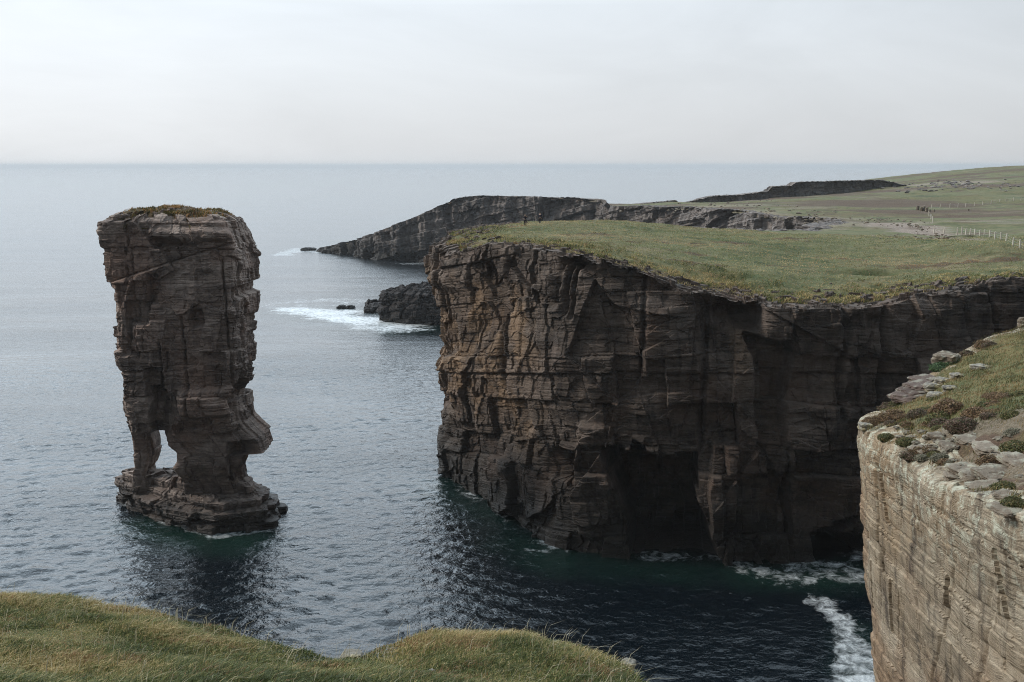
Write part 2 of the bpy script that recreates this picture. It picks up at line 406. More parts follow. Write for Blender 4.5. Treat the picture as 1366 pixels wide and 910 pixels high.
LAND = [(-60, -30), (140, -30), (140, 60), (500, 60), (500, 900), (150, 760)]
# polygon order: FARFACE (back coast -> tip -> gully) -> FACE -> GEOHEAD -> NEARC -> FOREC -> behind the camera -> inland
POLY = np.array(FARFACE + FACE + GEOHEAD + NEARC + FOREC + [(-60, -40), (600, -40), (600, 1000), (160, 800)], dtype=np.float64)
def seg_dist(x, y, poly, closed=True):
    d = np.full(x.shape, 1e9)
    n = len(poly)
    for k in range(n if closed else n - 1):
        ax, ay = poly[k]; bx, by = poly[(k + 1) % n]
        dx, dy = bx - ax, by - ay
        t = np.clip(((x - ax) * dx + (y - ay) * dy) / (dx * dx + dy * dy), 0, 1)
        d = np.minimum(d, (x - ax - t * dx) ** 2 + (y - ay - t * dy) ** 2)
    return np.sqrt(d)
def inside(x, y, poly):
    c = np.zeros(x.shape, bool); n = len(poly)
    for k in range(n):
        ax, ay = poly[k]; bx, by = poly[(k + 1) % n]
        m = ((ay > y) != (by > y))
        xi = (bx - ax) * (y - ay) / ((by - ay) if by != ay else 1e-9) + ax
        c ^= m & (x < xi)
    return c
def resample(pts, step):
    P = np.array(pts, dtype=np.float64)
    L = np.r_[0, np.cumsum(np.hypot(*np.diff(P, axis=0).T))]
    s = np.arange(0, L[-1], step) if np.isscalar(step) else step
    # slightly rounded corners
    x = np.interp(s, L, P[:, 0]); y = np.interp(s, L, P[:, 1])
    return s, x, y, L
def cliff(name, pts, zfn, mat, du, dz, zb, seed, amp=1.0, ext=None, lean=.03, rim=4.0, rimdz=None, win=1.5, tintfn=None, inset=None, usteps=None, zsteps=None, topband=3.0, rk=None, wiggle=.5, rimh=.30):
    s, x, y, L = resample(pts, du if usteps is None else usteps)
    h = np.maximum(1, int(win / (np.median(np.diff(s)))))
    k = np.ones(2 * h + 1) / (2 * h + 1)
    xs = np.convolve(np.pad(x, h, mode='reflect', reflect_type='odd'), k, 'valid'); ys = np.convolve(np.pad(y, h, mode='reflect', reflect_type='odd'), k, 'valid')
    tx = np.gradient(xs, s); ty = np.gradient(ys, s); ln = np.hypot(tx, ty); nx, ny = ty / ln, -tx / ln
    wv = wiggle * fbm(xyz(xs * .25, ys * .25, 3.3), seed + 70, 3)
    xs = xs + nx * wv; ys = ys + ny * wv
    zt = zfn(xs, ys)
    nv = int((zt.max() - zb) / dz) + 1 if zsteps is None else len(zsteps)
    v = (np.linspace(0, 1, nv) if zsteps is None else np.asarray(zsteps))[:, None]
    Z = zb + (zt[None] - zb) * v
    X = np.broadcast_to(xs, Z.shape); Y = np.broadcast_to(ys, Z.shape); U = np.broadcast_to(s, Z.shape)
    P = np.stack([X, Y, Z], -1)
    d, blk = rock(P, U, seed, amp=amp, **(rk or {}))
    d = d - lean * (Z - zt * .5)
    if inset is not None: d = d - inset(X, Y, Z)
    tint = tintfn(X, Y, Z) if tintfn is not None else np.zeros_like(Z)
    PX = X + nx * d; PY = Y + ny * d
    # rim: the bare edge of the plateau, stepping inward under the turf
    r = np.linspace(0, rim, max(4, int(rim / dz)))[1:, None]
    f = np.clip(1 - r / 1.2, 0, 1)
    RX = xs - nx * r + nx * d[-1] * f; RY = ys - ny * r + ny * d[-1] * f
    Q = np.stack([RX, RY, np.broadcast_to(zt, RX.shape)], -1)
    vv, ee = facets(Q * np.array([.9, .9, .3], np.float32), seed + 80)
    zr = zfn(RX, RY) + rimh * np.round(vv * 2.5) / 2.5 * np.clip(r / .3, 0, 1) + .05 * fbm(Q * 2, seed + 81, 3) * np.clip(r / .3, 0, 1) - .5 * sstep(rim * .45, rim, r) - .02
    PX = np.r_[PX, RX]; PY = np.r_[PY, RY]; PZ = np.r_[Z, zr]
    blk = np.r_[blk, np.broadcast_to(hash1(np.floor(vv * 9), seed), RX.shape)]
    tint = np.r_[tint, np.zeros_like(RX)]
    top = np.r_[sstep(topband, 0, zt[None] - Z), np.ones_like(RX)]
    o = mesh_np(name, np.stack([PX, PY, PZ], -1), [grid_faces(*PX.shape)], mat, attrs=dict(blk=blk, tint=tint, top=top))
    return o
def turf(name, x, y, zfn, mat, drop, parent, ragged=.5, amp=.12, attrfn=None, nscale=.6, keepfn=None, seed=500, edge=(.3, 1.6), offfn=None):
    X, Y = np.meshgrid(x, y)
    ins = inside(X, Y, POLY); d = seg_dist(X, Y, POLY)
    d = np.where(ins, d, -d)
    P = xyz(X, Y)
    if offfn is not None: d = d - offfn(X, Y)
    dn = d + ragged * fbm(P * .5, seed, 4) * 2
    Z = zfn(X, Y) + amp * fbm(P * nscale, seed + 1, 4) - drop * (1 - sstep(edge[0], edge[1], dn)) + .04
    a = attrfn(X, Y, d) if attrfn else {}
    if 'dz' in a: Z = Z + a.pop('dz')
    cell = (dn[:-1, :-1] > -.2) & (dn[1:, 1:] > -.2) & (d[:-1, :-1] > .15) & (d[1:, 1:] > .15) & (d[1:, :-1] > .15) & (d[:-1, 1:] > .15)
    if keepfn is not None: cell &= keepfn(X[:-1, :-1], Y[:-1, :-1])
    V = np.stack([X, Y, Z], -1); q = grid_faces(*X.shape, keep=cell)
    used = np.unique(q); remap = np.full(X.size, -1, np.int64); remap[used] = np.arange(len(used))
    at_ = {k: np.asarray(v, np.float32).ravel()[used] for k, v in a.items()}
    for k in ('rough', 'bare', 'peat'): at_.setdefault(k, np.zeros(len(used), np.float32))
    return mesh_np(name, V.reshape(-1, 3)[used], [remap[q]], mat, parent, at_, smooth=True)

# ------------------------------------------------------------------ the big dark headland
def zy(py, D): return at(683, py, D)[2]
def xp(px, D, py=500): return at(px, py, D)[0]
def box(X, Z, x0, x1, z0, z1, sx=.5, sz=.5):
    return sstep(x0 - sx, x0 + sx, X) * (1 - sstep(x1 - sx, x1 + sx, X)) * sstep(z0 - sz, z0 + sz, Z) * (1 - sstep(z1 - sz, z1 + sz, Z))
def head_inset(X, Y, Z):
    D = 98.0
    P = np.stack([X, Y, Z], -1)
    w = .8 * fbm(P * .25, 402, 3)
    X0 = X; X = X + w; Zw = Z + .6 * fbm(P * .3, 403, 3)
    front = sstep(103.5, 100.5, Y) * (X0 < 60)
    d = np.zeros_like(Z)
    # bed that undercuts: above the long ledge the wall stands back
    zz = Z + .2 * (Y - 100)
    d += .25 * np.exp(-((zz - 18.9) / .16) ** 2) - .35 * sstep(18.95, 19.05, zz) + .5 * sstep(19.0, 23.5, zz)
    # left nose: overhanging lip at the top
    d -= .9 * sstep(118, 124, Y) * sstep(24.2, 25.5, Z)
    d -= .6 * sstep(118, 124, Y) * sstep(9.5, 8.5, Z) * sstep(1.5, 5, Z)
    # bulging wet foot
    d -= 1.6 * sstep(112, 106, Y) * sstep(4.5, .5, Z) * (.6 + .6 * vnoise(P * .12, 404)) * (X0 < 18)
    # great cave and its sloping roof
    xl = xp(822, D, 620); xr = xp(942, D, 650)
    vf, _ = facets(np.stack([X0 * .22, Y * .22, Z * .22], -1), 413)
    zr = zy(594, D) - .45 * np.maximum(0, xp(850, D) - X) - .16 * (X - xp(850, D)) + 2.2 * vf
    slope_l = xl - .55 * (zr - Zw) * 0 + .42 * np.maximum(0, (zy(650, D) - Zw)) * .0
    left = xp(786, D, 571) + (zy(571, D) - Zw) * .42
    cave = sstep(-.2, .2, X - np.minimum(left, xl + 1.5)) * (1 - sstep(xr - .2, xr + .2, X + 2.0 * vf + .26 * (Zw - 6))) * (1 - sstep(-.25, .25, Zw - zr))
    d += front * cave * (9.0 + 2 * fbm(P * .2, 406, 2)) * sstep(-1, 1.5, Z)
    # block left of the cave and its shadowed left side
    d -= front * .9 * box(X, Zw, xp(770, D), xp(815, D), zy(700, D), zy(571, D), .15, .3)
    d += front * 2.0 * box(X, Zw, xp(715, D), xp(768, D), zy(655, D), zy(612, D), .2, .3)
    d += front * 1.2 * box(X, Zw, xp(690, D), xp(730, D), zy(695, D), zy(655, D), .3, .3)
    # pillar right of the cave
    d -= front * 1.1 * box(X, Zw, xp(948, D), xp(984, D), -2, zy(588, D), .15, .4)
    # low cave by the surf
    d += front * 6.0 * box(X + 1.6 * vf + .22 * (Zw - 3), Zw + 1.8 * vf + .12 * np.abs(X - xp(1130, D)), xp(1092, D), xp(1175, D), -3, zy(694, D), .3, .3)
    # tall chimney and the hanging block beside it
    ch = sstep(xp(998, D), xp(1004, D), X - .10 * (20 - Z)) * (1 - sstep(xp(1048, D), xp(1056, D), X + .02 * (20 - Z)))
    d += front * 2.2 * ch * sstep(zy(640, D), zy(560, D), Z) * (1 - sstep(zy(452, D), zy(446, D), Zw))
    d -= front * 1.2 * box(X, Zw, xp(1018, D), xp(1052, D), zy(452, D), 40, .15, .15)
    d += front * 1.4 * box(X, Zw, xp(985, D), xp(1016, D), zy(440, D), zy(412, D), .2, .5)
    # upright fissures
    for px, wd, dp, y0, y1, k in ((747, .35, 1.6, 335, 420, .02), (735, .3, 1.2, 340, 410, .0), (676, .3, 1.3, 360, 520, .03), (858, .2, .8, 380, 500, 0), (1118, .3, 1.0, 415, 560, .04), (940, .25, .8, 420, 600, -.02), (1180, .3, 1.0, 420, 560, 0), (1052, .25, .9, 600, 720, .05), (762, .25, 1.2, 360, 430, 0)):
        Dx = 98 if px > 760 else (101 if px > 700 else 110)
        xc = xp(px, Dx) + k * (zy(y0, Dx) - Z)
        d += dp * np.exp(-((X0 + .3 * w - xc) / wd) ** 2) * sstep(zy(y1, Dx) - .5, zy(y1, Dx) + .5, Z) * (1 - sstep(zy(y0, Dx) + .2, zy(y0, Dx) + 1.5, Z))
    # large leaning facets
    v, e = facets(np.stack([X0 * .11, Y * .11, Z * .10], -1), 411)
    d -= v * .6 * sstep(1, 5, Z) + 1.5 * fbm(np.stack([X0 * .14, Y * .14, Z * .16], -1), 415, 3) * sstep(1, 5, Z)
    # upper rim breaks back into sloping slabs right of the corner
    zt = zmain(X0, Y)
    d += front * sstep(xp(690, 100), xp(760, 100), X0) * (1 - sstep(xp(990, D), xp(1030, D), X0)) * 2.6 * sstep(4.2, .4, zt - Z) * (.6 + .5 * vnoise(P * .35, 409))
    return d
def head_tint(X, Y, Z):
    P = np.stack([X, Y, Z], -1)
    n = .5 + .5 * fbm(P * .35, 421, 4)
    fl = sstep(101.5, 108, Y) * sstep(7, 13, Z) * (1 - sstep(25, 28, Z))
    t = fl * (.22 + .78 * sstep(.42, .62, n)) * .85  # ochre patches, boosted across the flank to paint its sunlit look
    t = t + .5 * box(X, Z, xp(975, 98), xp(1000, 98), zy(520, 98), zy(440, 98), .5, 1) * n
    return np.clip(t, 0, 1)
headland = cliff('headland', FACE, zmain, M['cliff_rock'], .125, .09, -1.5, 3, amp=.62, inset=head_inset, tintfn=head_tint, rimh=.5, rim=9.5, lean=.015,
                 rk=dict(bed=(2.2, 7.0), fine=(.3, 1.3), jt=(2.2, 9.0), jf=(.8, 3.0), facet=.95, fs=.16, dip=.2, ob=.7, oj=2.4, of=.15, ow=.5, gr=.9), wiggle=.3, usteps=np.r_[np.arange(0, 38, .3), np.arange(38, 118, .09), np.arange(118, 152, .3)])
tag(headland, 'broad grass-topped headland with a dark sheer cliff and sea caves', 'headland', kind='structure')
def sand_patch(X, Y, n):
    b = np.zeros_like(X)
    for px, py, D, rx, ry, k in ((1190, 298, 215, 9, 20, 1.1), (1222, 304, 200, 7, 24, 1.1), (1160, 294, 230, 6, 12, .8), (1250, 316, 170, 8, 7, .9), (1195, 318, 165, 9, 6, .9), (1225, 314, 175, 6, 9, 1.0), (1100, 293, 250, 12, 8, .35), (1050, 300, 200, 10, 6, .3), (960, 276, 330, 30, 8, .5), (880, 275, 360, 24, 10, .6), (1160, 253, 440, 45, 10, .4), (1270, 246, 470, 24, 12, .7), (1330, 250, 440, 20, 10, .4)):
        cx, cy, _ = at(px, py, D)
        b = np.maximum(b, k * sstep(1.25, .55, np.sqrt(((X - cx) / rx) ** 2 + ((Y - cy) / ry) ** 2) + .55 * n))
    return b
def main_attrs(X, Y, d):
    P = xyz(X, Y)
    n = fbm(P * .3, 431, 4); n2 = fbm(P * .06, 432, 3)
    rough = sstep(9.5, 2.5, d + 3.5 * n) * (Y < 180)
    rough = np.maximum(rough, .55 * sstep(.15, .45, n2) * (Y > 190))
    n3 = fbm(P * .14, 433, 4)
    bare = sand_patch(X, Y, n3)
    bare = np.maximum(bare, .5 * sstep(14, 3, d + 6 * n) * (Y > 200))
    peat = .75 * sstep(2.6, .5, d + 1.3 * n) * (Y < 180)
    peat = np.maximum(peat, .8 * sstep(.38, .5, fbm(xyz(X * .10, Y * .45), 435, 4)))
    cx, cy, _ = at(1340, 283, 280)
    peat = np.maximum(peat, .55 * sstep(1.2, .4, np.sqrt(((X - cx) / 60) ** 2 + ((Y - cy) / 22) ** 2) + .5 * n3))
    far = sstep(185, 230, Y)
    peat = np.maximum(peat, far * .9 * sstep(.0, .22, fbm(xyz(X * .016, Y * .05), 436, 4)))
    rough = np.maximum(rough, far * .8 * sstep(-.02, .25, fbm(xyz(X * .03, Y * .06), 437, 4)))
    bare = np.maximum(bare, far * .45 * sstep(.22, .4, fbm(xyz(X * .05, Y * .08), 438, 4)) * (X < 150))
    tuss = fbm(P * 1.3, 434, 3)
    dz = rough * (.28 * np.abs(tuss) + .2 * n) - bare * .4 * (Y < 260)
    return dict(rough=rough, bare=bare, peat=peat, dz=dz)
turf('turf', np.arange(-14, 112, .3), np.arange(94, 178.05, .3), zmain, M['turf'], .8, headland, ragged=1.7, amp=.26, attrfn=main_attrs, edge=(.5, 2.2), offfn=lambda X, Y: 1.5 * (Y < 132) + 3.6 * sstep(xp(700, 100), xp(760, 100), X) * (1 - sstep(xp(1000, 98), xp(1040, 98), X)) * (Y < 120))
far_head = cliff('distant_headland', FARFACE, zmain, M['far_rock'], .4, .35, -1.5, 31, amp=1.0, rim=6, lean=.06, win=4,
                 rk=dict(bed=(2, 6), fine=(.5, 2), jt=(6, 22), jf=(3, 9), facet=2.0, fs=.06, dip=.1, dipx=-.22, of=.4, oj=2.6, gr=.7), wiggle=2.6)
tag(far_head, 'long dark headland sloping down into the sea behind the grassy headland', 'headland', kind='structure')
turf('turf', np.arange(-95, 480, 1.4), np.arange(177.6, 900, 1.4), zmain, M['turf'], 1.0, far_head, ragged=2.0, amp=.25, attrfn=main_attrs, nscale=.15, edge=(1, 5), seed=520)

# ------------------------------------------------------------------ the near promontory and the grass underfoot
def near_tint(X, Y, Z):
    P = np.stack([X, Y, Z], -1)
    return .8 * sstep(-.1, .5, fbm(P * .45, 441, 4) + .06 * (26 - Z)) * sstep(31, 27, Z)
def near_inset(X, Y, Z):
    # the wall eases out under its crest; a corner notch near the tip
    P = np.stack([X, Y, Z], -1)
    zt = znear(X, Y)
    d = .13 * np.clip(zt - Z - .6, 0, 14) * sstep(12, 16, Y) + .3 * sstep(37.0, 38.4, Y) * sstep(6, 9, zt - Z)
    d += .20 * np.exp(-((Y - 34.6 + .08 * (Z - 28)) / .14) ** 2) * sstep(.3, 1.0, zt - Z) * sstep(7, 4, zt - Z)
    d += .07 * np.exp(-((Y - 27.2 + .5 * (Z - 28)) / .09) ** 2) * sstep(1.5, 2.5, zt - Z)
    d += .05 * np.exp(-((Y - 24.6 + .35 * (Z - 28)) / .11) ** 2) * sstep(1.5, 2.5, zt - Z)
    return d
Ln = resample(NEARC, 1.0)[3][-1]
iA = resample(NEARC, 1.0)[3]
ua, ub = iA[4], iA[14]      # the stretch seen close by
us = np.r_[np.arange(0, ua, .25), np.arange(ua, ub, .045), np.arange(ub, Ln, .25)]
zs = np.r_[np.linspace(0, .5, 40)[:-1], np.linspace(.5, 1, 330)]
promontory = cliff('promontory', NEARC, znear, M['near_rock'], .1, .05, -1.5, 57, amp=.085, inset=near_inset, tintfn=near_tint, usteps=us, zsteps=zs, rim=2.6, lean=.02, win=.5,
                   rk=dict(bed=(.8, 2.2), fine=(.10, .5), jt=(1.2, 4.5), jf=(.5, 2.0), facet=.28, fs=.5, dip=.12, ob=.9, oj=1.6, of=.8, ow=.5, gr=.8, nt=0.0), wiggle=.10, topband=3.5, rimh=.10)
tag(promontory, 'near pale sandstone promontory with a sunlit wall and a stony heather top', 'promontory', kind='structure')
def near_attrs(X, Y, d):
    P = xyz(X, Y)
    n = fbm(P * .7, 451, 4)
    # bare red soil between the slabs behind the crest
    c = [at(1235, 605, 31), at(1300, 620, 28), at(1366, 640, 26), at(1330, 575, 30)]
    b = np.zeros_like(X)
    for (cx, cy, _), r in zip(c, (2.0, 2.6, 3.2, 1.5)):
        b = np.maximum(b, sstep(1.3, .6, np.hypot(X - cx, Y - cy) / r + .5 * n))
    b = np.maximum(b, .9 * sstep(1.9, .6, d + .8 * n) * (X > 6))
    rough = np.clip(.55 + 1.0 * n, 0, 1)
    return dict(rough=rough, peat=b * (.45 + .55 * (n > .1)), bare=b * (n <= .1) * .6, dz=.12 * np.abs(fbm(P * 1.2, 452, 3)) * (1 - b))
nearturf = turf('turf', np.arange(5, 62, .14), np.arange(14, 58, .14), znear, M['near_turf'], .35, promontory, ragged=.55, amp=.06, attrfn=near_attrs, edge=(.5, 1.5), seed=540, offfn=lambda X, Y: .25 - .5 * (Y > 41))
ground = turf('ground', np.arange(-40, 60, .12) if False else np.r_[np.arange(-40, -9, .5), np.arange(-9, 6, .08), np.arange(6, 40, .5)], np.r_[np.arange(-20, 3, .5), np.arange(3, 14.01, .08)], znear, M['near_turf'], .5, None, ragged=.10, amp=.05,
              attrfn=lambda X, Y, d: dict(rough=np.clip(.6 + fbm(xyz(X, Y) * .9, 461, 3), 0, 1)), edge=(.0, .5), seed=560)
tag(ground, 'grassy cliff top underfoot at the bottom of the view', 'ground', kind='structure')
foreface = cliff('cliff', FOREC, znear, M['near_rock'], .12, .3, -1.5, 77, amp=.2, rim=1.2, lean=.03, win=.5, rk=dict(bed=(.8, 2.2), facet=.3, fs=.6), wiggle=.1, rimh=.04)
tag(foreface, 'cliff edge under the grass the viewer stands on', 'cliff', kind='structure')
gh = cliff('cliff', [FACE[-1]] + GEOHEAD + [NEARC[0]], lambda x, y: zmain(x, y) * sstep(60, 88, y) + znear(x, y) * (1 - sstep(60, 88, y)), M['cliff_rock'], .4, .4, -1.5, 78, rim=3, lean=.05, win=3)
tag(gh, 'head of the narrow inlet closing it off on the landward side', 'cliff', kind='structure')

# ------------------------------------------------------------------ the sea stack
def ring_loft(name, rows, mat, seed, amp, parent=None, cap=True, rk=None, inset=None, dome=0.0, ncap=40, cap_noise=.3, tintfn=None):
    """rows: list of closed plan curves (z, (n,2)); displaced outward; closed by a roof"""
    Z = np.array([r[0] for r in rows])[:, None]; XY = np.array([r[1] for r in rows])
    X, Y = XY[..., 0], XY[..., 1]; n = X.shape[1]
    tx = np.roll(X, -2, 1) - np.roll(X, 2, 1); ty = np.roll(Y, -2, 1) - np.roll(Y, 2, 1)
    k = np.hypot(tx, ty) + 1e-9; nx, ny = ty / k, -tx / k
    seg = np.hypot(np.roll(X, -1, 1) - X, np.roll(Y, -1, 1) - Y)
    U = np.broadcast_to(np.r_[0, np.cumsum(seg.mean(0))[:-1]], X.shape)
    Zf = np.broadcast_to(Z, X.shape)
    P = np.stack([X, Y, Zf], -1)
    d, blk = rock(P, U, seed, amp=amp, **(rk or {}))
    if inset is not None: d = d - inset(X, Y, Zf, nx, ny)
    PX, PY = X + nx * d, Y + ny * d
    V = [np.stack([PX, PY, Zf], -1)]; B = [blk]; T = [tintfn(X, Y, Zf) if tintfn else np.zeros_like(Zf)]; top = [np.zeros_like(Zf)]
    cx, cy = PX[-1].mean(), PY[-1].mean()
    t = (1 - .98 * np.linspace(0, 1, ncap) ** 1.8)[1:, None]
    CX = cx + (PX[-1] - cx) * t; CY = cy + (PY[-1] - cy) * t
    Q = np.stack([CX, CY, np.full_like(CX, rows[-1][0])], -1)
    vv, _ = facets(Q * np.array([.7, .7, .2], np.float32), seed + 60)
    CZ = rows[-1][0] + dome * (1 - t ** 4) + cap_noise * np.clip((1 - t) * 6, 0, 1) * (np.round(vv * 3) / 3)
    V.append(np.stack([CX, CY, CZ], -1)); B.append(hash1(np.floor(vv * 9), seed)); T.append(np.zeros_like(CX)); top.append(np.ones_like(CX))
    V = np.concatenate(V, 0)
    return V, grid_faces(V.shape[0], n, wrap=True), np.concatenate(B, 0), np.concatenate(T, 0), np.concatenate(top, 0), (cx, cy, PX[-1], PY[-1])
def sup(xl, xr, y0, y1, n, k=5.0):
    """rounded rectangle plan, evenly stepped, counter-clockwise"""
    t = np.linspace(0, 2 * math.pi, 2000, endpoint=False)
    c, s_ = np.cos(t), np.sin(t)
    x = np.sign(c) * np.abs(c) ** (2 / k); y = np.sign(s_) * np.abs(s_) ** (2 / k)
    x = (xl + xr) / 2 + x * (xr - xl) / 2; y = (y0 + y1) / 2 + y * (y1 - y0) / 2
    x = np.r_[x, x[0]]; y = np.r_[y, y[0]]
    L = np.r_[0, np.cumsum(np.hypot(np.diff(x), np.diff(y)))]
    q = np.linspace(0, L[-1], n, endpoint=False)
    return np.stack([np.interp(q, L, x), np.interp(q, L, y)], -1)
def table(lst, D):
    a = sorted((zy(py, D), xp(px, D, py)) for py, px in lst)
    return lambda z: np.interp(z, [p[0] for p in a], [p[1] for p in a])
DF, DB = 105.0, 114.5
bl = table([(296, 135), (310, 134), (330, 138), (350, 142), (380, 147), (400, 150), (430, 153), (450, 155), (470, 158), (490, 162), (510, 165), (530, 166), (550, 168), (575, 176), (600, 180)], DF)
br = table([(285, 322), (300, 328), (312, 333), (330, 338), (345, 342), (370, 343), (395, 343), (420, 342), (470, 339), (490, 337), (500, 332), (515, 329), (530, 336), (545, 338), (555, 334), (565, 331), (600, 331)], DB)
stack_meshes = []
def add_loft(zs, f, seed, amp, n, **kw):
    V, q, b, t, tp, info = ring_loft('x', [(z, f(z, n)) for z in zs], None, seed, amp, **kw)
    stack_meshes.append((V.reshape(-1, 3), q, b.ravel(), t.ravel(), tp.ravel())); return info
zt_body, zb_body = zy(301, DF) + .35, zy(577, DF + 1)
rk_stack = dict(bed=(1.8, 4.5), fine=(.3, 1.1), jt=(1.4, 4.5), jf=(.7, 2.2), facet=.70, fs=.33, dip=.05, ob=.25, oj=1.5, of=.14, ow=.6, gr=.8)
def body_plan(z, n):
    lo = sstep(zb_body + 3, zb_body, z)
    return sup(float(bl(z)) - .55, float(br(z)) + .35, DF + .5 * lo, DB - .8 * lo, n, 8.0)
def body_inset(X, Y, Z, nx, ny):
    P = np.stack([X, Y, Z], -1)
    w = .5 * fbm(P * .4, 611, 3)
    fr = sstep(.3, .7, -ny)
    d = np.zeros_like(Z)
    def B(x0, x1, y0, y1, s=.15):
        return box(X + w, Z + w, xp(x0, DF, (y0 + y1) / 2), xp(x1, DF, (y0 + y1) / 2), zy(y1, DF), zy(y0, DF), s, s)
    d += fr * 2.0 * B(200, 226, 520, 600) + fr * 1.2 * B(192, 216, 494, 540)
    d += fr * 1.0 * B(166, 200, 404, 432) + fr * .9 * B(168, 180, 430, 462)
    d += fr * .9 * B(196, 210, 366, 405) * 1.0
    d += fr * .8 * B(257, 268, 414, 437) + fr * .8 * B(160, 180, 462, 476)
    d += fr * .8 * B(200, 240, 318, 330, .3)                    # deep shade line under the crest on the left
    d -= fr * .7 * B(196, 335, 306, 320, .4) * (X > xp(200, DF))  # crest overhangs
    d -= fr * .9 * B(240, 332, 520, 556, .3)                     # big bulging bed low down
    d += fr * .7 * B(205, 262, 325, 330, .2)
    d += .8 * box(X, Z, xp(320, DB), xp(360, DB), zy(385, DB), zy(372, DB), .2, .2) * sstep(.3, .7, nx)
    # a slanting flat face across the upper left
    zc = zy(375, DF) + (X - xp(160, DF)) * .32
    d += fr * (.35 * sstep(-.08, .08, Z - zc) * (X < xp(265, DF)) + .35 * np.exp(-((Z - zc) / .10) ** 2) * (X < xp(330, DF)))
    for px, y0, y1, dp in ((243, 420, 560, .5), (296, 345, 520, .6), (172, 330, 480, .35), (212, 455, 520, .4), (312, 400, 500, .4)):
        xc = xp(px, DF, y0) + .02 * (zy(y0, DF) - Z)
        d += fr * dp * np.exp(-((X + .5 * w - xc) / .12) ** 2) * sstep(zy(y1, DF), zy(y1, DF) + .4, Z) * (1 - sstep(zy(y0, DF) - .4, zy(y0, DF), Z))
    return d
cap_info = add_loft(np.arange(zb_body, zt_body, .105), body_plan, 61, .50, 430, rk=rk_stack, inset=body_inset, dome=.95, cap_noise=.45)
# underside of the body
Vb = stack_meshes[0][0][:430]; c0 = Vb.mean(0)
und = np.concatenate([Vb + (c0 - Vb) * t + np.array([0, 0, .25]) * np.sin(t * 9) for t in np.linspace(0, .98, 26)])
stack_meshes.append((und, grid_faces(26, 430, wrap=True)[:, ::-1], np.full(len(und), .4), np.zeros(len(und)), np.zeros(len(und))))
ll = table([(540, 168), (560, 171), (580, 176), (600, 178), (615, 179), (622, 180), (628, 177), (640, 176), (660, 174)], 112)
lr = table([(540, 197), (575, 210), (586, 213), (598, 214), (612, 211), (622, 208), (628, 209), (636, 214), (660, 218)], 114)
add_loft(np.arange(1.5, zy(530, DF + 3), .1), lambda z, n: sup(float(ll(z)), float(lr(z)) - .25, 111.2, 115.6, n, 6), 63, .22, 170, rk=dict(rk_stack, facet=.35), ncap=10)
cl = table([(545, 220), (575, 222), (582, 225), (590, 226), (599, 236), (612, 239), (622, 231), (634, 236), (645, 236), (670, 232)], DF + 3)
cr = table([(530, 328), (556, 333), (566, 342), (577, 354), (590, 358), (596, 360), (597, 333), (608, 328), (625, 320), (640, 322), (655, 326), (690, 330)], DF + 5)
def core_inset(X, Y, Z, nx, ny):
    fr = sstep(.2, .6, -ny)
    # under the shelf the right half of the block is cut back
    return 2.6 * sstep(xp(294, DF) - .2, xp(294, DF) + .2, X + .2 * vnoise(np.stack([X, Y, Z], -1) * .8, 5)) * fr * box(X, Z, -99, 99, zy(652, DF), zy(594, DF), .2, .15) + fr * .5 * sstep(zy(598, DF), zy(570, DF), Z)
add_loft(np.arange(1.0, zy(540, DF), .1), lambda z, n: sup(float(cl(z)) + .35, float(cr(z)), DF + 1.2 + 1.6 * sstep(8, 4, z), DB - 1.0, n, 8), 65, .30, 340, rk=dict(rk_stack, facet=.4), inset=core_inset, ncap=10)
def poly_plan(pts):
    P = np.array(pts + [pts[0]], float); L = np.r_[0, np.cumsum(np.hypot(*np.diff(P, axis=0).T))]
    def f(n, grow=0.0):
        q = np.linspace(0, L[-1], n, endpoint=False)
        x = np.interp(q, L, P[:, 0]); y = np.interp(q, L, P[:, 1]); k = 3
        ker = np.ones(k) / k
        x = np.convolve(np.r_[x[-1:], x, x[:1]], ker, 'valid'); y = np.convolve(np.r_[y[-1:], y, y[:1]], ker, 'valid')
        c = np.array([x.mean(), y.mean()]); return c + (np.stack([x, y], -1) - c) * (1 + grow)
    return f
def wl(px, py, z=0.0): return at_z(px, py, z)[:2]
base1 = poly_plan([wl(160, 667), wl(178, 681), wl(230, 699), wl(262, 707), wl(292, 713), wl(333, 708), wl(362, 705), (-26.8, 110.5), (-28, 115), (-38, 118.5), (-45, 118)])
base2 = poly_plan([wl(157, 652, 1.6), wl(180, 668, 1.6), wl(225, 684, 1.6), wl(290, 694, 1.6), wl(330, 691, 1.6), wl(358, 687, 1.6), (-27.6, 110.5), (-30, 114.5), (-38, 117.5), (-46, 117.5)])
base3 = poly_plan([wl(158, 641, 2.7), wl(185, 655, 2.7), wl(240, 672, 2.7), wl(300, 680, 2.7), wl(345, 672, 2.7), (-28.5, 110), (-31, 114), (-38, 116.5), (-46, 116.8)])
base4 = poly_plan([wl(165, 633, 3.7), wl(190, 641, 3.7), wl(245, 655, 3.7), wl(300, 658, 3.7), wl(332, 655, 3.7), (-30, 110), (-32, 113.5), (-38, 115), (-45, 115.5)])
rkb = dict(bed=(.7, 1.4), fine=(.2, .6), jt=(1.5, 5), jf=(.8, 2.5), facet=.6, fs=.35, dip=.05, oj=3.4, ob=.6)
for k, (pl, z0, z1, g) in enumerate(((base1, -1.5, 1.1, .04), (base2, .9, 2.2, 0), (base3, 2.0, 3.2, 0), (base4, 3.0, 4.2, 0))):
    add_loft(np.arange(z0, z1, .09), lambda z, n, pl=pl, z0=z0, z1=z1, g=g: pl(n, g * (1 - (z - z0) / (z1 - z0))), 67 + k, .42, 420, rk=rkb, ncap=30, dome=.25, cap_noise=.35)
off = 0; VV, FF, BB, TT, PP = [], [], [], [], []
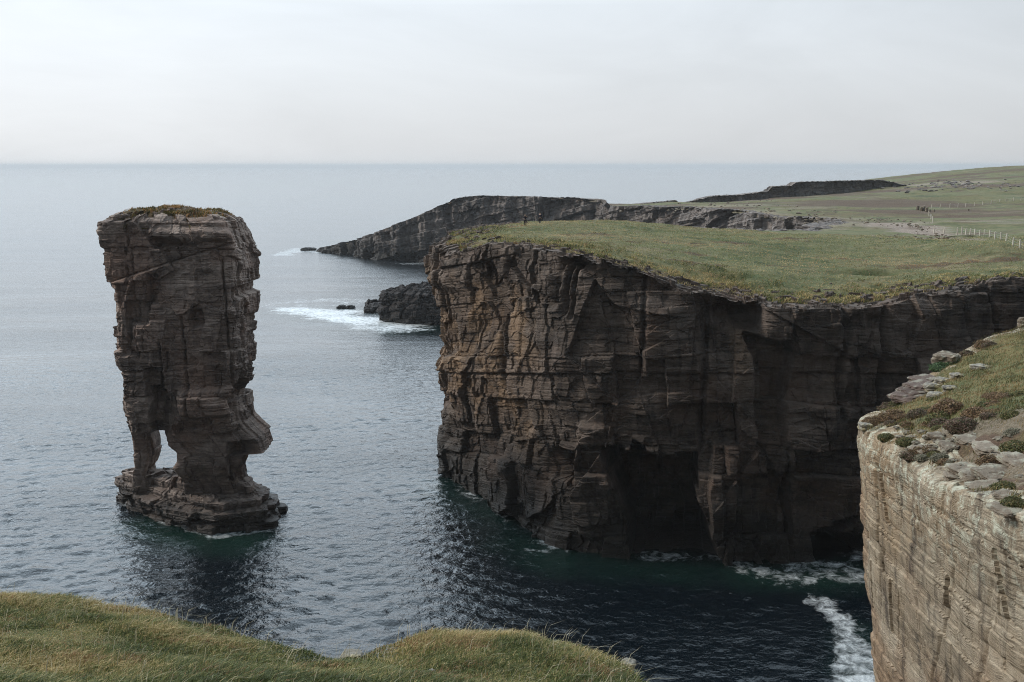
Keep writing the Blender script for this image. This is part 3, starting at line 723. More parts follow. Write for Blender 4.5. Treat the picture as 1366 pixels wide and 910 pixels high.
for V, q, b, t, tp in stack_meshes:
    VV.append(V); FF.append(q + off); BB.append(b); TT.append(t); PP.append(tp); off += len(V)
stack = mesh_np('sea_stack', np.concatenate(VV), [np.concatenate(FF)], M['stack_rock'], attrs=dict(blk=np.concatenate(BB), tint=np.concatenate(TT), top=np.concatenate(PP)))
tag(stack, 'tall flat-topped sandstone sea stack standing on two legs in the sea', 'sea stack')
# turf on its top
cx, cy, ex, ey = cap_info
t = np.linspace(1, .02, 60)[:, None]
CX = cx + (ex - cx) * t * .98; CY = cy + (ey - cy) * t * .98
Q = xyz(CX, CY)
nn = fbm(Q * .5, 651, 4)
CZ = zt_body + .95 * (1 - t ** 4) + .10 + .55 * nn + .3 * np.abs(fbm(Q * 1.4, 652, 3)) - .95 * sstep(.70, 1.02, t + .30 * nn)
mesh_np('grass_cap', np.stack([CX, CY, CZ], -1), [grid_faces(60, len(ex), wrap=True)], M['turf'], stack, dict(rough=np.ones(CX.size), bare=np.zeros(CX.size), peat=np.clip(.45 + nn.ravel(), 0, .8)), smooth=True)

# ------------------------------------------------------------------ rocks in the sea
def boulder(name, c, size, seed, mat, rot=0.0, res=5, amp=.25, strata=True, parent=None, sharp=2.6):
    bm = bmesh.new(); bmesh.ops.create_icosphere(bm, subdivisions=res, radius=1.0)
    V = np.array([v.co[:] for v in bm.verts], np.float32); Fc = np.array([[v.index for v in f.verts] for f in bm.faces]); bm.free()
    p = sharp; k = (np.abs(V) ** p).sum(-1) ** (1 / p); V = V / k[:, None]
    o = np.array([seed * 7.13, seed * 3.7, seed * 1.9], np.float32)
    v, e = facets(V * 1.3 + o, 701)
    v2, _ = facets(V * 3.2 + o, 702)
    V = V * (1 + amp * v + amp * .35 * v2 + .05 * fbm(V * 4 + o, 703, 3))[:, None]
    V = V * np.array(size, np.float32) * .5
    if strata:
        b = np.floor((V[:, 2] + .06 * V[:, 0]) / (size[2] * .16))
        V[:, :2] *= (1 + .16 * (hash1(b, seed + 704) - .5))[:, None]
    c_, s_ = math.cos(rot), math.sin(rot)
    V = np.stack([V[:, 0] * c_ - V[:, 1] * s_, V[:, 0] * s_ + V[:, 1] * c_, V[:, 2]], -1)
    n = len(V)
    ob = mesh_np(name, V, [Fc], mat, parent, dict(blk=.3 + .4 * hash1(np.arange(n) * 0 + seed, 705), tint=np.zeros(n), top=np.ones(n)))
    ob.location = c
    return ob
# skerry: a low block of tilted beds, lofted like the stack
sk = []
def skerry_plan(pts, z1, seed, name, label, amp=1.0, dome=1.5, lean=.0):
    f = poly_plan(pts); zs = np.arange(-1.5, z1, .22); rows = []
    c = np.array(pts).mean(0)
    for z in zs:
        g = -.05 * max(z, 0) / z1
        rows.append((z, f(260, g) + np.array([lean * z, 0])))
    V, q, b, t_, tp, _ = ring_loft('x', rows, None, seed, amp, rk=dict(bed=(1.0, 2.6), fine=(.3, 1), jt=(1.5, 4), jf=(.8, 2.5), facet=.8, fs=.25, dip=.3), dome=dome, cap_noise=.9)
    return tag(mesh_np(name, V.reshape(-1, 3), [q], M['skerry_rock'], attrs=dict(blk=b.ravel(), tint=t_.ravel(), top=tp.ravel())), label, 'rock')
p = [at_z(*q)[:2] for q in ((506, 427), (530, 431), (560, 433), (600, 434), (640, 433))]
skerry_plan(p + [(-8, 268), (-20, 272), (-30, 268)], 7.6, 81, 'skerry', 'big black rock islet in white surf beside the tall headland', amp=.9, dome=1.4, lean=.12)
skerry_plan([at_z(*q)[:2] for q in ((490, 410), (503, 413), (516, 416), (514, 408))] + [(-36, 272), (-40.5, 272)], 1.6, 82, 'sea_rock', 'low dark rocks awash at the left end of the black islet', amp=.5, dome=.7)
tag(boulder('sea_rock', (*at_z(456, 411)[:2], .15), (2.6, 2.2, 1.5), 5, M['skerry_rock']), 'small black rock breaking the surf, left one of a pair', 'rock', 'small rocks in the surf')
tag(boulder('sea_rock', (*at_z(467, 411)[:2], .1), (2.8, 2.0, 1.3), 6, M['skerry_rock']), 'small black rock breaking the surf, right one of a pair', 'rock', 'small rocks in the surf')
tag(boulder('sea_rock', (*at_z(412, 334)[:2], .2), (7, 5, 2.2), 8, M['skerry_rock']), 'low wet rock just off the tip of the distant headland', 'rock')

# ------------------------------------------------------------------ sea
def geom(a, b, first, ratio):
    out = [a]; st = first
    while abs(out[-1] - a) < abs(b - a):
        out.append(out[-1] + math.copysign(st, b - a)); st *= ratio
    return out[1:]
fx = np.arange(-128, 62, .36); fy = np.arange(8, 235, .36)
gxs = np.r_[geom(fx[0], -26000, .5, 1.12)[::-1], fx, geom(fx[-1], 26000, .5, 1.12)]
gys = np.r_[geom(fy[0], -3000, .5, 1.25)[::-1], fy, geom(fy[-1], 30000, .40, 1.012)]
X, Y = np.meshgrid(gxs, gys)
Z = np.zeros_like(X)
fade = sstep(-128, -100, X) * sstep(62, 50, X) * sstep(235, 150, Y)
rw = np.random.default_rng(5)
gust = .75 + .7 * fbm(xyz(X * .02, Y * .03), 811, 3)
for k in range(40):
    lam = 1.05 * (3.4 / 1.05) ** (rw.random() ** 1.3); th = R(-78) + rw.normal() * .62
    a = lam * .0062; kk = 2 * math.pi / lam
    ph = kk * (X * math.cos(th) + Y * math.sin(th)) + rw.random() * 6.3 + .9 * vnoise(xyz(X * .11, Y * .11, k * 3.7), 815)
    s_ = .5 + .5 * np.sin(ph)
    Z += a * (2 * s_ ** 1.6 - .82)
Z = Z * fade * gust
foam = np.zeros_like(X); shallow = np.zeros_like(X)
def capsule(pts, r, z=0.0):
    P = np.array([at_z(px, py)[:2] for px, py in pts])
    if len(P) == 1: return np.hypot(X - P[0, 0], Y - P[0, 1]) / r
    return seg_dist(X, Y, P, closed=False) / r
wn = .45 * fbm(xyz(X * .05, Y * .12), 821, 5) + .3 * fbm(xyz(X * .2, Y * .3), 822, 4)
for pts, r, k in (([(400, 412), (440, 420), (500, 432), (530, 436)], 14, 1.15), ([(400, 410), (450, 416), (510, 430)], 20, .75), ([(360, 408), (430, 400), (480, 402)], 10, .7), ([(470, 432), (520, 440)], 8, .9), ([(520, 434), (580, 440)], 3, .5),
                  ([(375, 340), (400, 332), (430, 336)], 9, .9), ([(370, 310), (400, 300)], 6, .5), ([(430, 338), (480, 346), (540, 352), (590, 358)], 4, .5), ([(545, 352), (590, 350)], 9, .8), ([(355, 325), (395, 335)], 12, .4),
                  ([(1000, 760), (1040, 768), (1080, 758), (1150, 770)], 3.6, .8), ([(1060, 775), (1100, 765), (1140, 765)], 2.6, .8), ([(1090, 800), (1120, 830), (1135, 870), (1140, 930)], 2.2, .95), ([(1120, 825), (1152, 870), (1160, 935)], 3.2, 1.0),
                  ([(950, 790), (1050, 790), (1095, 805)], 1.4, .55), ([(975, 752), (1005, 756)], 1.2, .6),
                  ([(655, 672), (672, 690), (676, 706)], 1.8, .75), ([(585, 646), (640, 668)], 1.2, .5), ([(700, 733), (745, 737), (790, 726)], 1.0, .65), ([(215, 697), (262, 708), (292, 716), (318, 712)], 1.2, .95), ([(330, 710), (375, 706)], 1.0, .8), ([(155, 668), (190, 687), (215, 697)], .9, .75)):
    foam = np.maximum(foam, k * sstep(1.2, .15, capsule(pts, r) + wn))
cfd = seg_dist(X, Y, np.array(FACE[4:-4]), closed=False)
foam = np.maximum(foam, .80 * sstep(3.4, .8, cfd) * sstep(-.2, .3, fbm(xyz(X * .13, Y * .13), 831, 3)))
for pts, r, k in (([(190, 700), (250, 722), (310, 722)], 5, .9), ([(640, 680), (690, 715), (740, 742)], 5.5, .7), ([(590, 650), (650, 690)], 5, .5), ([(810, 745), (870, 745), (900, 755)], 6, .55), ([(1000, 765), (1130, 770)], 4.5, .8), ([(1140, 840), (1160, 900)], 3, .5), ([(420, 418), (530, 436)], 18, .6)):
    shallow = np.maximum(shallow, k * sstep(1.3, .1, capsule(pts, r) + wn))
N = NT('sea_water')
pos = N.n('TexCoord').outputs['Object']
x, y, z = N.sep(pos)
w1 = N.noise(N.vmath('MULTIPLY', pos, (1.0, 1.35, 1.0)), 1.3, 4, .55, dist=.3)
w2 = N.noise(N.vmath('MULTIPLY', pos, (1.0, 1.5, 1.0)), 3.2, 3, .6)
sw = N.noise(N.vmath('MULTIPLY', pos, (.35, 1.0, 1.0)), .12, 3, .55)
gst = N.rng(N.noise(N.vmath('MULTIPLY', pos, (.6, 1.6, 1.0)), .022, 4, .6), .3, .7, .55, 1.35)
nb = N.bump(N.math('MULTIPLY', gst, N.math('MULTIPLY_ADD', sw, 2.0, N.math('MULTIPLY_ADD', w2, .10, w1))), 1.0, N.rng(y, 90, 300, .19, .17))
fo = N.attr('foam'); lace = N.noise(pos, .9, 8, .72, dist=.6); lace2 = N.noise(pos, .22, 4, .6)
thr = N.math('MULTIPLY_ADD', fo, -.43, .895)
fm = N.math('SUBTRACT', N.math('MULTIPLY_ADD', lace2, .30, N.math('MULTIPLY', lace, .85)), thr)
fm = N.math('MULTIPLY', N.math('POWER', N.rng(fm, -.05, .24), 1.2), N.rng(fo, .0, .12, 0, .85), clamp=True)
# scattered little whitecaps
wc = N.rng(N.noise(N.vmath('MULTIPLY', pos, (.5, 1.6, 1)), .16, 8, .66), .715, .76, 0, .55)
fm = N.math('MAXIMUM', fm, wc)
deep = (.0022, .0050, .0075); col = N.mix(N.attr('shallow'), deep, (.007, .024, .018))
col = N.mix(fm, col, (.80, .83, .84))
M['sea'] = N.done(col, N.math('MULTIPLY_ADD', fm, .5, N.rng(y, 150, 420, .045, .22)), nb, .5, IOR=1.50)
sea = mesh_np('sea', np.stack([X, Y, Z], -1), [grid_faces(*X.shape)], M['sea'], attrs=dict(foam=foam, shallow=shallow), smooth=True)
tag(sea, 'grey blue rippled sea reaching to the misty horizon', 'sea', kind='structure')

# ------------------------------------------------------------------ haze
HZ = 26000
bm = bmesh.new(); bmesh.ops.create_cube(bm, size=1)
bmesh.ops.scale(bm, vec=(2 * HZ * .9, HZ * 1.15, 60), verts=bm.verts); bmesh.ops.translate(bm, vec=(0, HZ * .48, 27), verts=bm.verts)
me = bpy.data.meshes.new('haze'); bm.to_mesh(me); bm.free()
hz = bpy.data.objects.new('haze', me); COL.objects.link(hz)
N = NT('haze'); pv = N.n('VolumePrincipled'); pv.inputs['Color'].default_value = (.69, .705, .72, 1); pv.inputs['Density'].default_value = .00011; pv.inputs['Anisotropy'].default_value = .2
N.t.links.new(pv.outputs[0], N.out.inputs['Volume']); me.materials.append(N.m)
tag(hz, 'pale sea mist thickening towards the horizon', 'haze', kind='stuff')
#DETAILS
# ------------------------------------------------------------------ small things standing on the land
def ground_hit(px, py, zfn, a, b):
    D = np.linspace(a, b, 3000)
    P = np.array([at(px, py, d) for d in (a, b)])
    t = (D - a) / (b - a)
    x = P[0, 0] + (P[1, 0] - P[0, 0]) * t; z = P[0, 2] + (P[1, 2] - P[0, 2]) * t
    g = zfn(x, D); k = int(np.argmax(z <= g)) if (z <= g).any() else int(np.argmin(np.abs(z - g)))
    return float(x[k]), float(D[k]), float(g[k])
def blades(name, roots, length, width, lean, colour, mat, parent=None):
    n = len(roots); r = RNG
    ang = r.random(n) * 2 * math.pi
    w = np.stack([np.cos(ang), np.sin(ang), np.zeros(n)], -1) * (width * .5)[:, None]
    l1 = lean[:, None] * length[:, None] * .35; l2 = lean[:, None] * length[:, None]
    da = r.random(n) * 2 * math.pi
    dirv = np.stack([np.cos(da) * .6 + .55, np.sin(da) * .6 + .1, np.zeros(n)], -1)
    up = np.array([0, 0, 1.0])
    h1 = (length * .58)[:, None]; h2 = (length * np.clip(1 - .35 * lean, .3, 1))[:, None]
    m = roots + up * h1 + dirv * l1; tip = roots + up * h2 + dirv * l2
    V = np.stack([roots - w, roots + w, m - w * .75, m + w * .75, tip], 1).reshape(-1, 3)
    b = np.arange(n)[:, None] * 5
    quads = b + np.array([[0, 1, 3, 2]]); tris = b + np.array([[2, 3, 4]])
    sh = np.stack([colour] * 5, 1)
    return mesh_np(name, V, [quads, tris], mat, parent, dict(col=sh.reshape(-1, 3)))
GREEN, OLIVE, STRAW, RUST, DEEP = [np.array(c) for c in ((.088, .110, .040), (.150, .142, .056), (.30, .24, .128), (.18, .108, .060), (.046, .058, .024))]
def grass_colour(P, n, dry=0.0, seed=900):
    a = fbm(P * .9, seed, 3) * .9 + RNG.normal(size=n) * .33 + dry
    b = fbm(P * 2.3, seed + 5, 2) + RNG.normal(size=n) * .35
    c = np.where(a[:, None] < -.12, DEEP, np.where(a[:, None] < .12, GREEN, np.where(a[:, None] < .42, OLIVE, STRAW)))
    c = np.where((b > .72)[:, None], RUST, c)
    return c * (.75 + .5 * RNG.random((n, 1)))
def scatter(n, x0, x1, y0, y1, zfn, dmin, seed=0, dmax=1e9, smin=0.0):
    x = RNG.uniform(x0, x1, n); y = RNG.uniform(y0, y1, n)
    ins = inside(x, y, POLY); d = seg_dist(x, y, POLY)
    k = ins & (d > dmin) & (d < dmax)
    x, y, d = x[k], y[k], d[k]
    return np.stack([x, y, zfn(x, y)], -1), d
# turf underfoot
Pg, dg = scatter(900000, -9.5, 1.6, 5.2, 10.8, znear, .02)
kk_ = (np.abs(Pg[:, 0]) < .56 * Pg[:, 1] + .3) | (RNG.random(len(Pg)) < .4); Pg, dg = Pg[kk_], dg[kk_]
n = len(Pg); cl = fbm(Pg * 1.6, 911, 3); cl2 = fbm(Pg * .55, 912, 3)
L = (.03 + .05 * RNG.random(n)) * (1 + 1.6 * np.clip(cl + .1, -.4, 1)) * (1 + .35 * np.clip(cl2, -.6, 1))
Pg[:, 2] += .03 + .05 * fbm(xyz(Pg[:, 0], Pg[:, 1]) * .6, 561, 4)
blades('grass', Pg, L, .0045 + .004 * RNG.random(n), .25 + .9 * RNG.random(n), np.array([1.55, 1.48, 1.35]) * grass_colour(Pg * 1.5, n, .12), M['blade'])
tag(bpy.data.objects['grass'], 'mixed green and straw coloured turf along the bottom edge of the view', 'grass', kind='stuff')
k = (RNG.random(n) < .0012) | ((RNG.random(n) < .006) & (dg < .5))
Pt = Pg[k]; nt = len(Pt)
gs = blades('grass_stems', Pt, .10 + .20 * RNG.random(nt) ** 1.5, .004 + .003 * RNG.random(nt), .3 + .9 * RNG.random(nt), np.array([.46, .40, .27]) * (.7 + .5 * RNG.random((nt, 1))), M['blade'])
tag(gs, 'pale dry grass stems nodding over the edge of the near turf', 'grass', kind='stuff')
# rough grass on the promontory
Pg, dg = scatter(260000, 10, 31, 20, 54, znear, .35)
a = near_attrs(Pg[:, 0], Pg[:, 1], dg)
k = RNG.random(len(Pg)) > 1.15 * np.maximum(a['peat'], a['bare']) + .25 * (fbm(Pg * .8, 921, 3) < -.1)
Pg = Pg[k]; n = len(Pg); cl = fbm(Pg * .9, 922, 3)
Pg[:, 2] += a['dz'][k] + .03 + .06 * fbm(xyz(Pg[:, 0], Pg[:, 1]) * .6, 541, 4)
pg = blades('grass', Pg, (.07 + .08 * RNG.random(n)) * (1 + .9 * np.clip(cl, -.6, 1)), .010 + .008 * RNG.random(n), .3 + .9 * RNG.random(n), np.array([1.05, .92, .85]) * grass_colour(Pg, n, .34, 930), M['blade'])
tag(pg, 'rough olive grass covering the top of the near promontory', 'grass', kind='stuff')
# tussocks along the brow of the big headland
def brow(x, y): return 1.5 * (y < 132) + 3.6 * sstep(xp(700, 100), xp(760, 100), x) * (1 - sstep(xp(1000, 98), xp(1040, 98), x)) * (y < 120)
Pg, dg = scatter(230000, -12, 62, 96, 150, zmain, .4, dmax=16)
dd = dg - brow(Pg[:, 0], Pg[:, 1])
k = (dd > .5 + .8 * fbm(Pg * .5, 500, 3)) & (RNG.random(len(Pg)) < np.clip(1.25 - dd / 12, .08, 1)) & (fbm(Pg * .6, 941, 3) > -.25)
Pg, dd = Pg[k], dd[k]; n = len(Pg); cl = fbm(Pg * .7, 942, 3)
at_m = main_attrs(Pg[:, 0], Pg[:, 1], dg[k] - brow(Pg[:, 0], Pg[:, 1]))
Pg[:, 2] += at_m['dz'] - .10 + .26 * fbm(xyz(Pg[:, 0], Pg[:, 1]) * .6, 501, 4)
bg_ = blades('grass', Pg, (.26 + .22 * RNG.random(n)) * (1 + .9 * np.clip(cl, -.6, 1)) * np.clip(1.3 - dd / 14, .35, 1), .05 + .05 * RNG.random(n), .3 + .9 * RNG.random(n), np.array([1.5, 1.4, 1.2]) * grass_colour(Pg * .35, n, .16, 950), M['blade'])
tag(bg_, 'shaggy olive and straw tussocks along the brow of the headland', 'grass', kind='stuff')
# short grass over the whole green slope
Pg, dg = scatter(230000, -8, 90, 98, 176, zmain, 3.0)
kk_ = np.abs(Pg[:, 0]) < .56 * Pg[:, 1]; Pg, dg = Pg[kk_], dg[kk_]; n = len(Pg)
at_m = main_attrs(Pg[:, 0], Pg[:, 1], dg)
Pg[:, 2] += at_m['dz'] - .02 + .26 * fbm(xyz(Pg[:, 0], Pg[:, 1]) * .6, 501, 4)
pk = at_m['peat'] + .35 * fbm(xyz(Pg[:, 0] * .06, Pg[:, 1] * .2), 955, 4)
sw_ = blades('grass', Pg, .10 + .14 * RNG.random(n) ** 2, .06 + .07 * RNG.random(n), .3 + .8 * RNG.random(n), np.array([2.25, 2.02, 2.05]) * (.45 * grass_colour(xyz(Pg[:, 0] * .16, Pg[:, 1] * .5), n, .10, 956) + .55 * np.where((fbm(xyz(Pg[:, 0] * .05, Pg[:, 1] * .16), 957, 4) > .02)[:, None], np.array([.17, .145, .075]), np.array([.10, .115, .05]))) * (1 - np.clip(pk, 0, 1)[:, None] * np.array([.30, .48, .50])), M['blade'])
tag(sw_, 'short grazed grass on the green slope of the headland', 'grass', kind='stuff')
# tufts on the stack
ang = RNG.random(9000) * 2 * math.pi; rr = np.sqrt(RNG.random(9000)) * .86
qi = (ang / (2 * math.pi) * len(ex)).astype(int) % len(ex)
TX = cx + (ex[qi] - cx) * rr; TY = cy + (ey[qi] - cy) * rr
TN = fbm(xyz(TX, TY) * .5, 651, 4)
TZ = zt_body + .95 * (1 - rr ** 4) + .10 + .55 * TN - .95 * sstep(.70, 1.02, rr + .30 * TN)
Pt = np.stack([TX, TY, TZ], -1); n = len(Pt)
k = (fbm(Pt * .8, 961, 3) > -.2) & (TN > -.25); Pt = Pt[k]; n = len(Pt)
blades('grass_tufts', Pt, .18 + .28 * RNG.random(n), .05 + .05 * RNG.random(n), .3 + .8 * RNG.random(n), grass_colour(Pt, n, .22, 970) * np.array([1.35, .95, .75]), M['blade'], stack)

# cushions of heather, thrift and grass on the promontory
def cushion(label, px, py, w, hue, seed, hfac=.55):
    x_, y_, z_ = ground_hit(px, py, znear, 15, 60)
    size = w / F * math.hypot(x_, y_)
    r = np.random.default_rng(seed)
    n = int(1500 + 900 * size)
    u = r.normal(size=(n, 3)); u /= np.linalg.norm(u, axis=1)[:, None]; u[:, 2] = np.abs(u[:, 2])
    rad = .80 + .30 * r.random(n) ** .7
    lump = 1 + .28 * fbm(u * 2.2 + seed, 981, 3)
    c = u * (rad * lump)[:, None] * np.array([size * .5, size * .42, size * hfac])
    c[:, 2] -= size * .06
    s_ = size * (.030 + .03 * r.random(n))
    a1 = r.normal(size=(n, 3)); a1 /= np.linalg.norm(a1, axis=1)[:, None]
    a2 = np.cross(a1, u + r.normal(size=(n, 3)) * .4); a2 /= np.linalg.norm(a2, axis=1)[:, None] + 1e-9
    V = np.stack([c - a1 * s_[:, None] * .5, c + a1 * s_[:, None] * .5, c + a2 * s_[:, None] * 1.5], 1).reshape(-1, 3)
    cols = np.array([1.5, 1.35, 1.3]) * np.array(hue)[r.integers(0, len(hue), n)] * (.55 + .9 * r.random((n, 1)))
    o = mesh_np('heather_cushion', V, [np.arange(n * 3).reshape(-1, 3)], M['blade'], None, dict(col=np.repeat(cols, 3, 0)))
    o.location = (x_, y_, z_)
    # woody heart
    bm = bmesh.new(); bmesh.ops.create_icosphere(bm, subdivisions=3, radius=1.0)
    H = np.array([v.co[:] for v in bm.verts]); Fc = np.array([[v.index for v in f.verts] for f in bm.faces]); bm.free()
    H = H * (.84 * (1 + .28 * fbm(np.abs(H) * np.array([0, 0, 1]) + H * np.array([1, 1, 0]) * 1.0 * 2.2 / 2.2 * 1.0 + 0 * seed, 981, 2)))[:, None] * np.array([size * .5, size * .42, size * hfac]); H[:, 2] -= size * .06
    hc = np.tile(np.array(hue).mean(0) * .55, (len(H), 1))
    mesh_np('stems', H, [Fc], M['blade'], o, dict(col=hc))
    return tag(o, label, 'plant', 'heather and thrift cushions on the promontory')
HEATH = [(.080, .066, .045), (.105, .078, .058), (.13, .095, .075), (.07, .078, .04)]
MOSSY = [(.07, .085, .035), (.10, .11, .045), (.055, .065, .03), (.14, .12, .06)]
GREY = [(.17, .175, .135), (.13, .135, .10), (.21, .20, .155), (.10, .11, .075)]
TEAL = [(.06, .11, .055), (.08, .13, .06), (.05, .085, .045)]
BROWN = [(.15, .105, .065), (.11, .075, .05), (.19, .145, .085), (.10, .085, .045)]
for k, (px, py, w, hue, lab) in enumerate((
    (1283, 571, 40, HEATH, 'largest dark heather cushion above the bare red soil'),
    (1357, 600, 36, MOSSY, 'mossy green cushion at the right edge below the red soil'),
    (1352, 579, 22, GREY, 'grey lichen-like cushion above the mossy one at the right edge'),
    (1183, 585, 22, MOSSY, 'green cushion on the pale crest ledge close to the tip'),
    (1211, 592, 26, MOSSY, 'dark green cushion on the crest next to the pale layered slabs'),
    (1227, 556, 30, HEATH, 'brownish heather cushion behind the tip of the promontory'),
    (1268, 549, 44, BROWN, 'wide brown heather mat above the green cushion'),
    (1256, 562, 38, MOSSY, 'broad green cushion in the middle of the heather'),
    (1231, 612, 20, GREY, 'grey-green cushion in front of the layered slabs, leftmost of three'),
    (1254, 613, 24, GREY, 'grey-green cushion in front of the layered slabs, largest of three'),
    (1267, 619, 16, GREY, 'small round grey cushion at the right end of a row of three'),
    (1321, 558, 24, HEATH, 'dark heather cushion right of the largest one'),
    (1350, 557, 26, MOSSY, 'olive cushion on the grass near the right edge'),
    (1352, 674, 32, MOSSY, 'green cushion low on the right between flat slabs'),
    (1251, 573, 16, MOSSY, 'little green cushion beside a narrow slab'),
    (1164, 565, 26, BROWN, 'brown cushion right behind the pale tip of the promontory'),
    (1202, 558, 20, BROWN, 'small brown cushion between the tip and the red layered rock'),
    (1302, 555, 34, BROWN, 'brown heather mat on the slope above the largest cushion'),
    (1255, 492, 26, TEAL, 'bright green cushion among white rocks on the skyline'),
    (1270, 487, 22, TEAL, 'blue-green cushion higher on the skyline beside the rounded boulder'),
    (1290, 474, 20, HEATH, 'dark cushion in the dip of the skyline'),
    (1312, 462, 22, BROWN, 'rusty cushion on the upper skyline'),
    (1321, 463, 20, HEATH, 'dark cushion just below the rusty one on the upper skyline'),
    (1190, 566, 18, HEATH, 'small dark cushion between two brown ones near the tip'),
    (1238, 569, 20, BROWN, 'brown cushion between the two mossy ones'))):
    cushion(lab, px, py, w, hue, 40 + k, .34)

rc = np.random.default_rng(77)
for k in range(34):
    px = rc.uniform(1170, 1366); top = 545 - (px - 1170) * .12
    py = rc.uniform(top, top + 34) if k < 24 else rc.uniform(600, 618 + (px - 1170) * .25)
    cushion('low brown and olive cushion in the heather mat of the promontory', px, py, rc.uniform(12, 30), (BROWN, MOSSY, HEATH, BROWN)[k % 4], 300 + k, .30)
# slabs and boulders on the promontory
def slab(label, px, py, w, d, h, rot, seed, mat='slab_rock', zfn=znear, rng=(15, 60), group=None, name='rock_slab', tilt=(.0, .0), lift=.3):
    x_, y_, z_ = ground_hit(px, py, zfn, *rng)
    k = math.hypot(x_, y_) / F
    o = boulder(name, (x_, y_, z_ + h * k * lift), (w * k, d * k, h * k), seed, M[mat], rot, 4, .16, True, None, 5.0)
    o.rotation_euler = (tilt[0], tilt[1], 0)
    return tag(o, label, 'rock', group)
for k, (px, py, w, d, h, rot, lab) in enumerate((
    (1295, 590, 40, 46, 10, .3, 'long pale slab on the red soil below the largest heather cushion'),
    (1318, 599, 42, 50, 10, -.2, 'grey-edged slab leaning on the red soil right of the long pale slab'),
    (1266, 596, 30, 40, 8, .1, 'narrow slab above the round grey cushion'),
    (1328, 634, 62, 60, 12, .15, 'widest flat slab in the stony hollow'),
    (1303, 639, 46, 46, 11, -.1, 'slab at the left of the widest flat one'),
    (1314, 650, 54, 40, 9, .05, 'thin split slab just under the widest flat one'),
    (1284, 628, 42, 46, 10, .3, 'tilted brown slab in the middle of the stony hollow'),
    (1356, 617, 42, 60, 12, .1, 'pink-brown slab at the right edge of the stony hollow'),
    (1272, 637, 30, 34, 9, -.2, 'small pale slab on the crest below the grey cushions'),
    (1342, 680, 38, 50, 8, .2, 'pale flat slab low on the right by the crest'),
    (1231, 602, 36, 36, 10, .4, 'layered pale slab behind the leftmost grey cushion'),
    (1340, 662, 30, 30, 9, .5, 'broken slab between the split slab and the low cushion'),
    (1251, 583, 28, 30, 7, .6, 'thin pink slab under the little green cushion'),
    (1330, 612, 24, 26, 9, 1.1, 'small block wedged between the red soil and the widest slab'))):
    slab(lab, px, py, w * .78, d * .72, h * .85, rot, 120 + k, lift=.12, tilt=(.10, .06 * (-1) ** k))
for k, (px, py, w, d, h, rot, lab) in enumerate((
    (1212, 535, 44, 50, 13, .3, 'lowest plate of the red-brown layered outcrop on the skyline'),
    (1219, 528, 40, 46, 11, .2, 'second plate of the red-brown layered outcrop'),
    (1226, 521, 38, 44, 12, .35, 'third plate of the red-brown layered outcrop'),
    (1233, 513, 34, 40, 12, .25, 'topmost plate of the red-brown layered outcrop'))):
    slab(lab, px, py, w * .85, d * .8, h * .8, rot, 160 + k, mat='brown_slab', lift=.5, tilt=(.05, -.12))
for k, (px, py, w, h, lab) in enumerate((
    (1243, 519, 20, 14, 'white lichened boulder next to the layered outcrop'), (1257, 511, 20, 13, 'white boulder under the bright green cushion'), (1248, 530, 22, 13, 'white boulder lowest in the skyline cluster'),
    (1266, 520, 18, 11, 'flat white boulder in the skyline cluster farthest from the edge'), (1276, 503, 16, 10, 'pale boulder half sunk in grass above the white cluster'), (1309, 490, 24, 8, 'thin pale ledge stone alone in the grass'),
    (1262, 484, 34, 22, 'rounded pinkish boulder on the skyline behind the green cushions'), (1365, 433, 14, 16, 'small stacked stone on the skyline at the right edge'), (1154, 570, 18, 12, 'white block at the very tip of the promontory'))):
    slab(lab, px, py + 2, w * .85, w * .85, h * .85, .4 * k, 180 + k, mat='white_rock' if 'white' in lab or 'pale' in lab else 'slab_rock', name='boulder', lift=.25)
# loose stones: many small ones, individually
proto = None; r = np.random.default_rng(3)
spots = [(r.uniform(1195, 1366), 0) for _ in range(46)]
for k, (px, _) in enumerate(spots):
    py = r.uniform(572 + .0 * px, 600 + (px - 1195) * .42)
    x_, y_, z_ = ground_hit(px, py, znear, 15, 60)
    if proto is None:
        proto = boulder('loose_stone', (0, 0, 0), (1, 1, .5), 333, M['slab_rock'], 0, 3, .3, False, None, 3.0); o = proto
    else:
        o = proto.copy(); COL.objects.link(o)
    s_ = r.uniform(.10, .38) ; o.location = (x_, y_, z_ + .05); o.scale = (s_, s_ * r.uniform(.6, 1.2), s_ * r.uniform(.5, 1)); o.rotation_euler = (r.uniform(-.3, .3), r.uniform(-.3, .3), r.uniform(0, 6))
    tag(o, 'small loose stone lying on the bare soil of the promontory', 'stone', 'loose stones on the promontory')
# stones in the turf underfoot
for k, (px, py, w, h, lab) in enumerate(((470, 879, 34, 22, 'pale stone with orange lichen in the notch of the near turf edge'), (572, 907, 40, 18, 'white stone half sunk in turf at the bottom of the view'),
                                          (838, 892, 26, 26, 'layered grey stone at the right end of the near turf'), (740, 860, 22, 9, 'thin grey stone showing at the edge of the near turf'), (128, 870, 10, 8, 'little grey pebble in the grass on the left'))):
    slab(lab, px, py, w * .75, w * .7, h * .6, .5 * k, 200 + k, mat='white_rock', rng=(5, 12), name='stone', lift=.30)

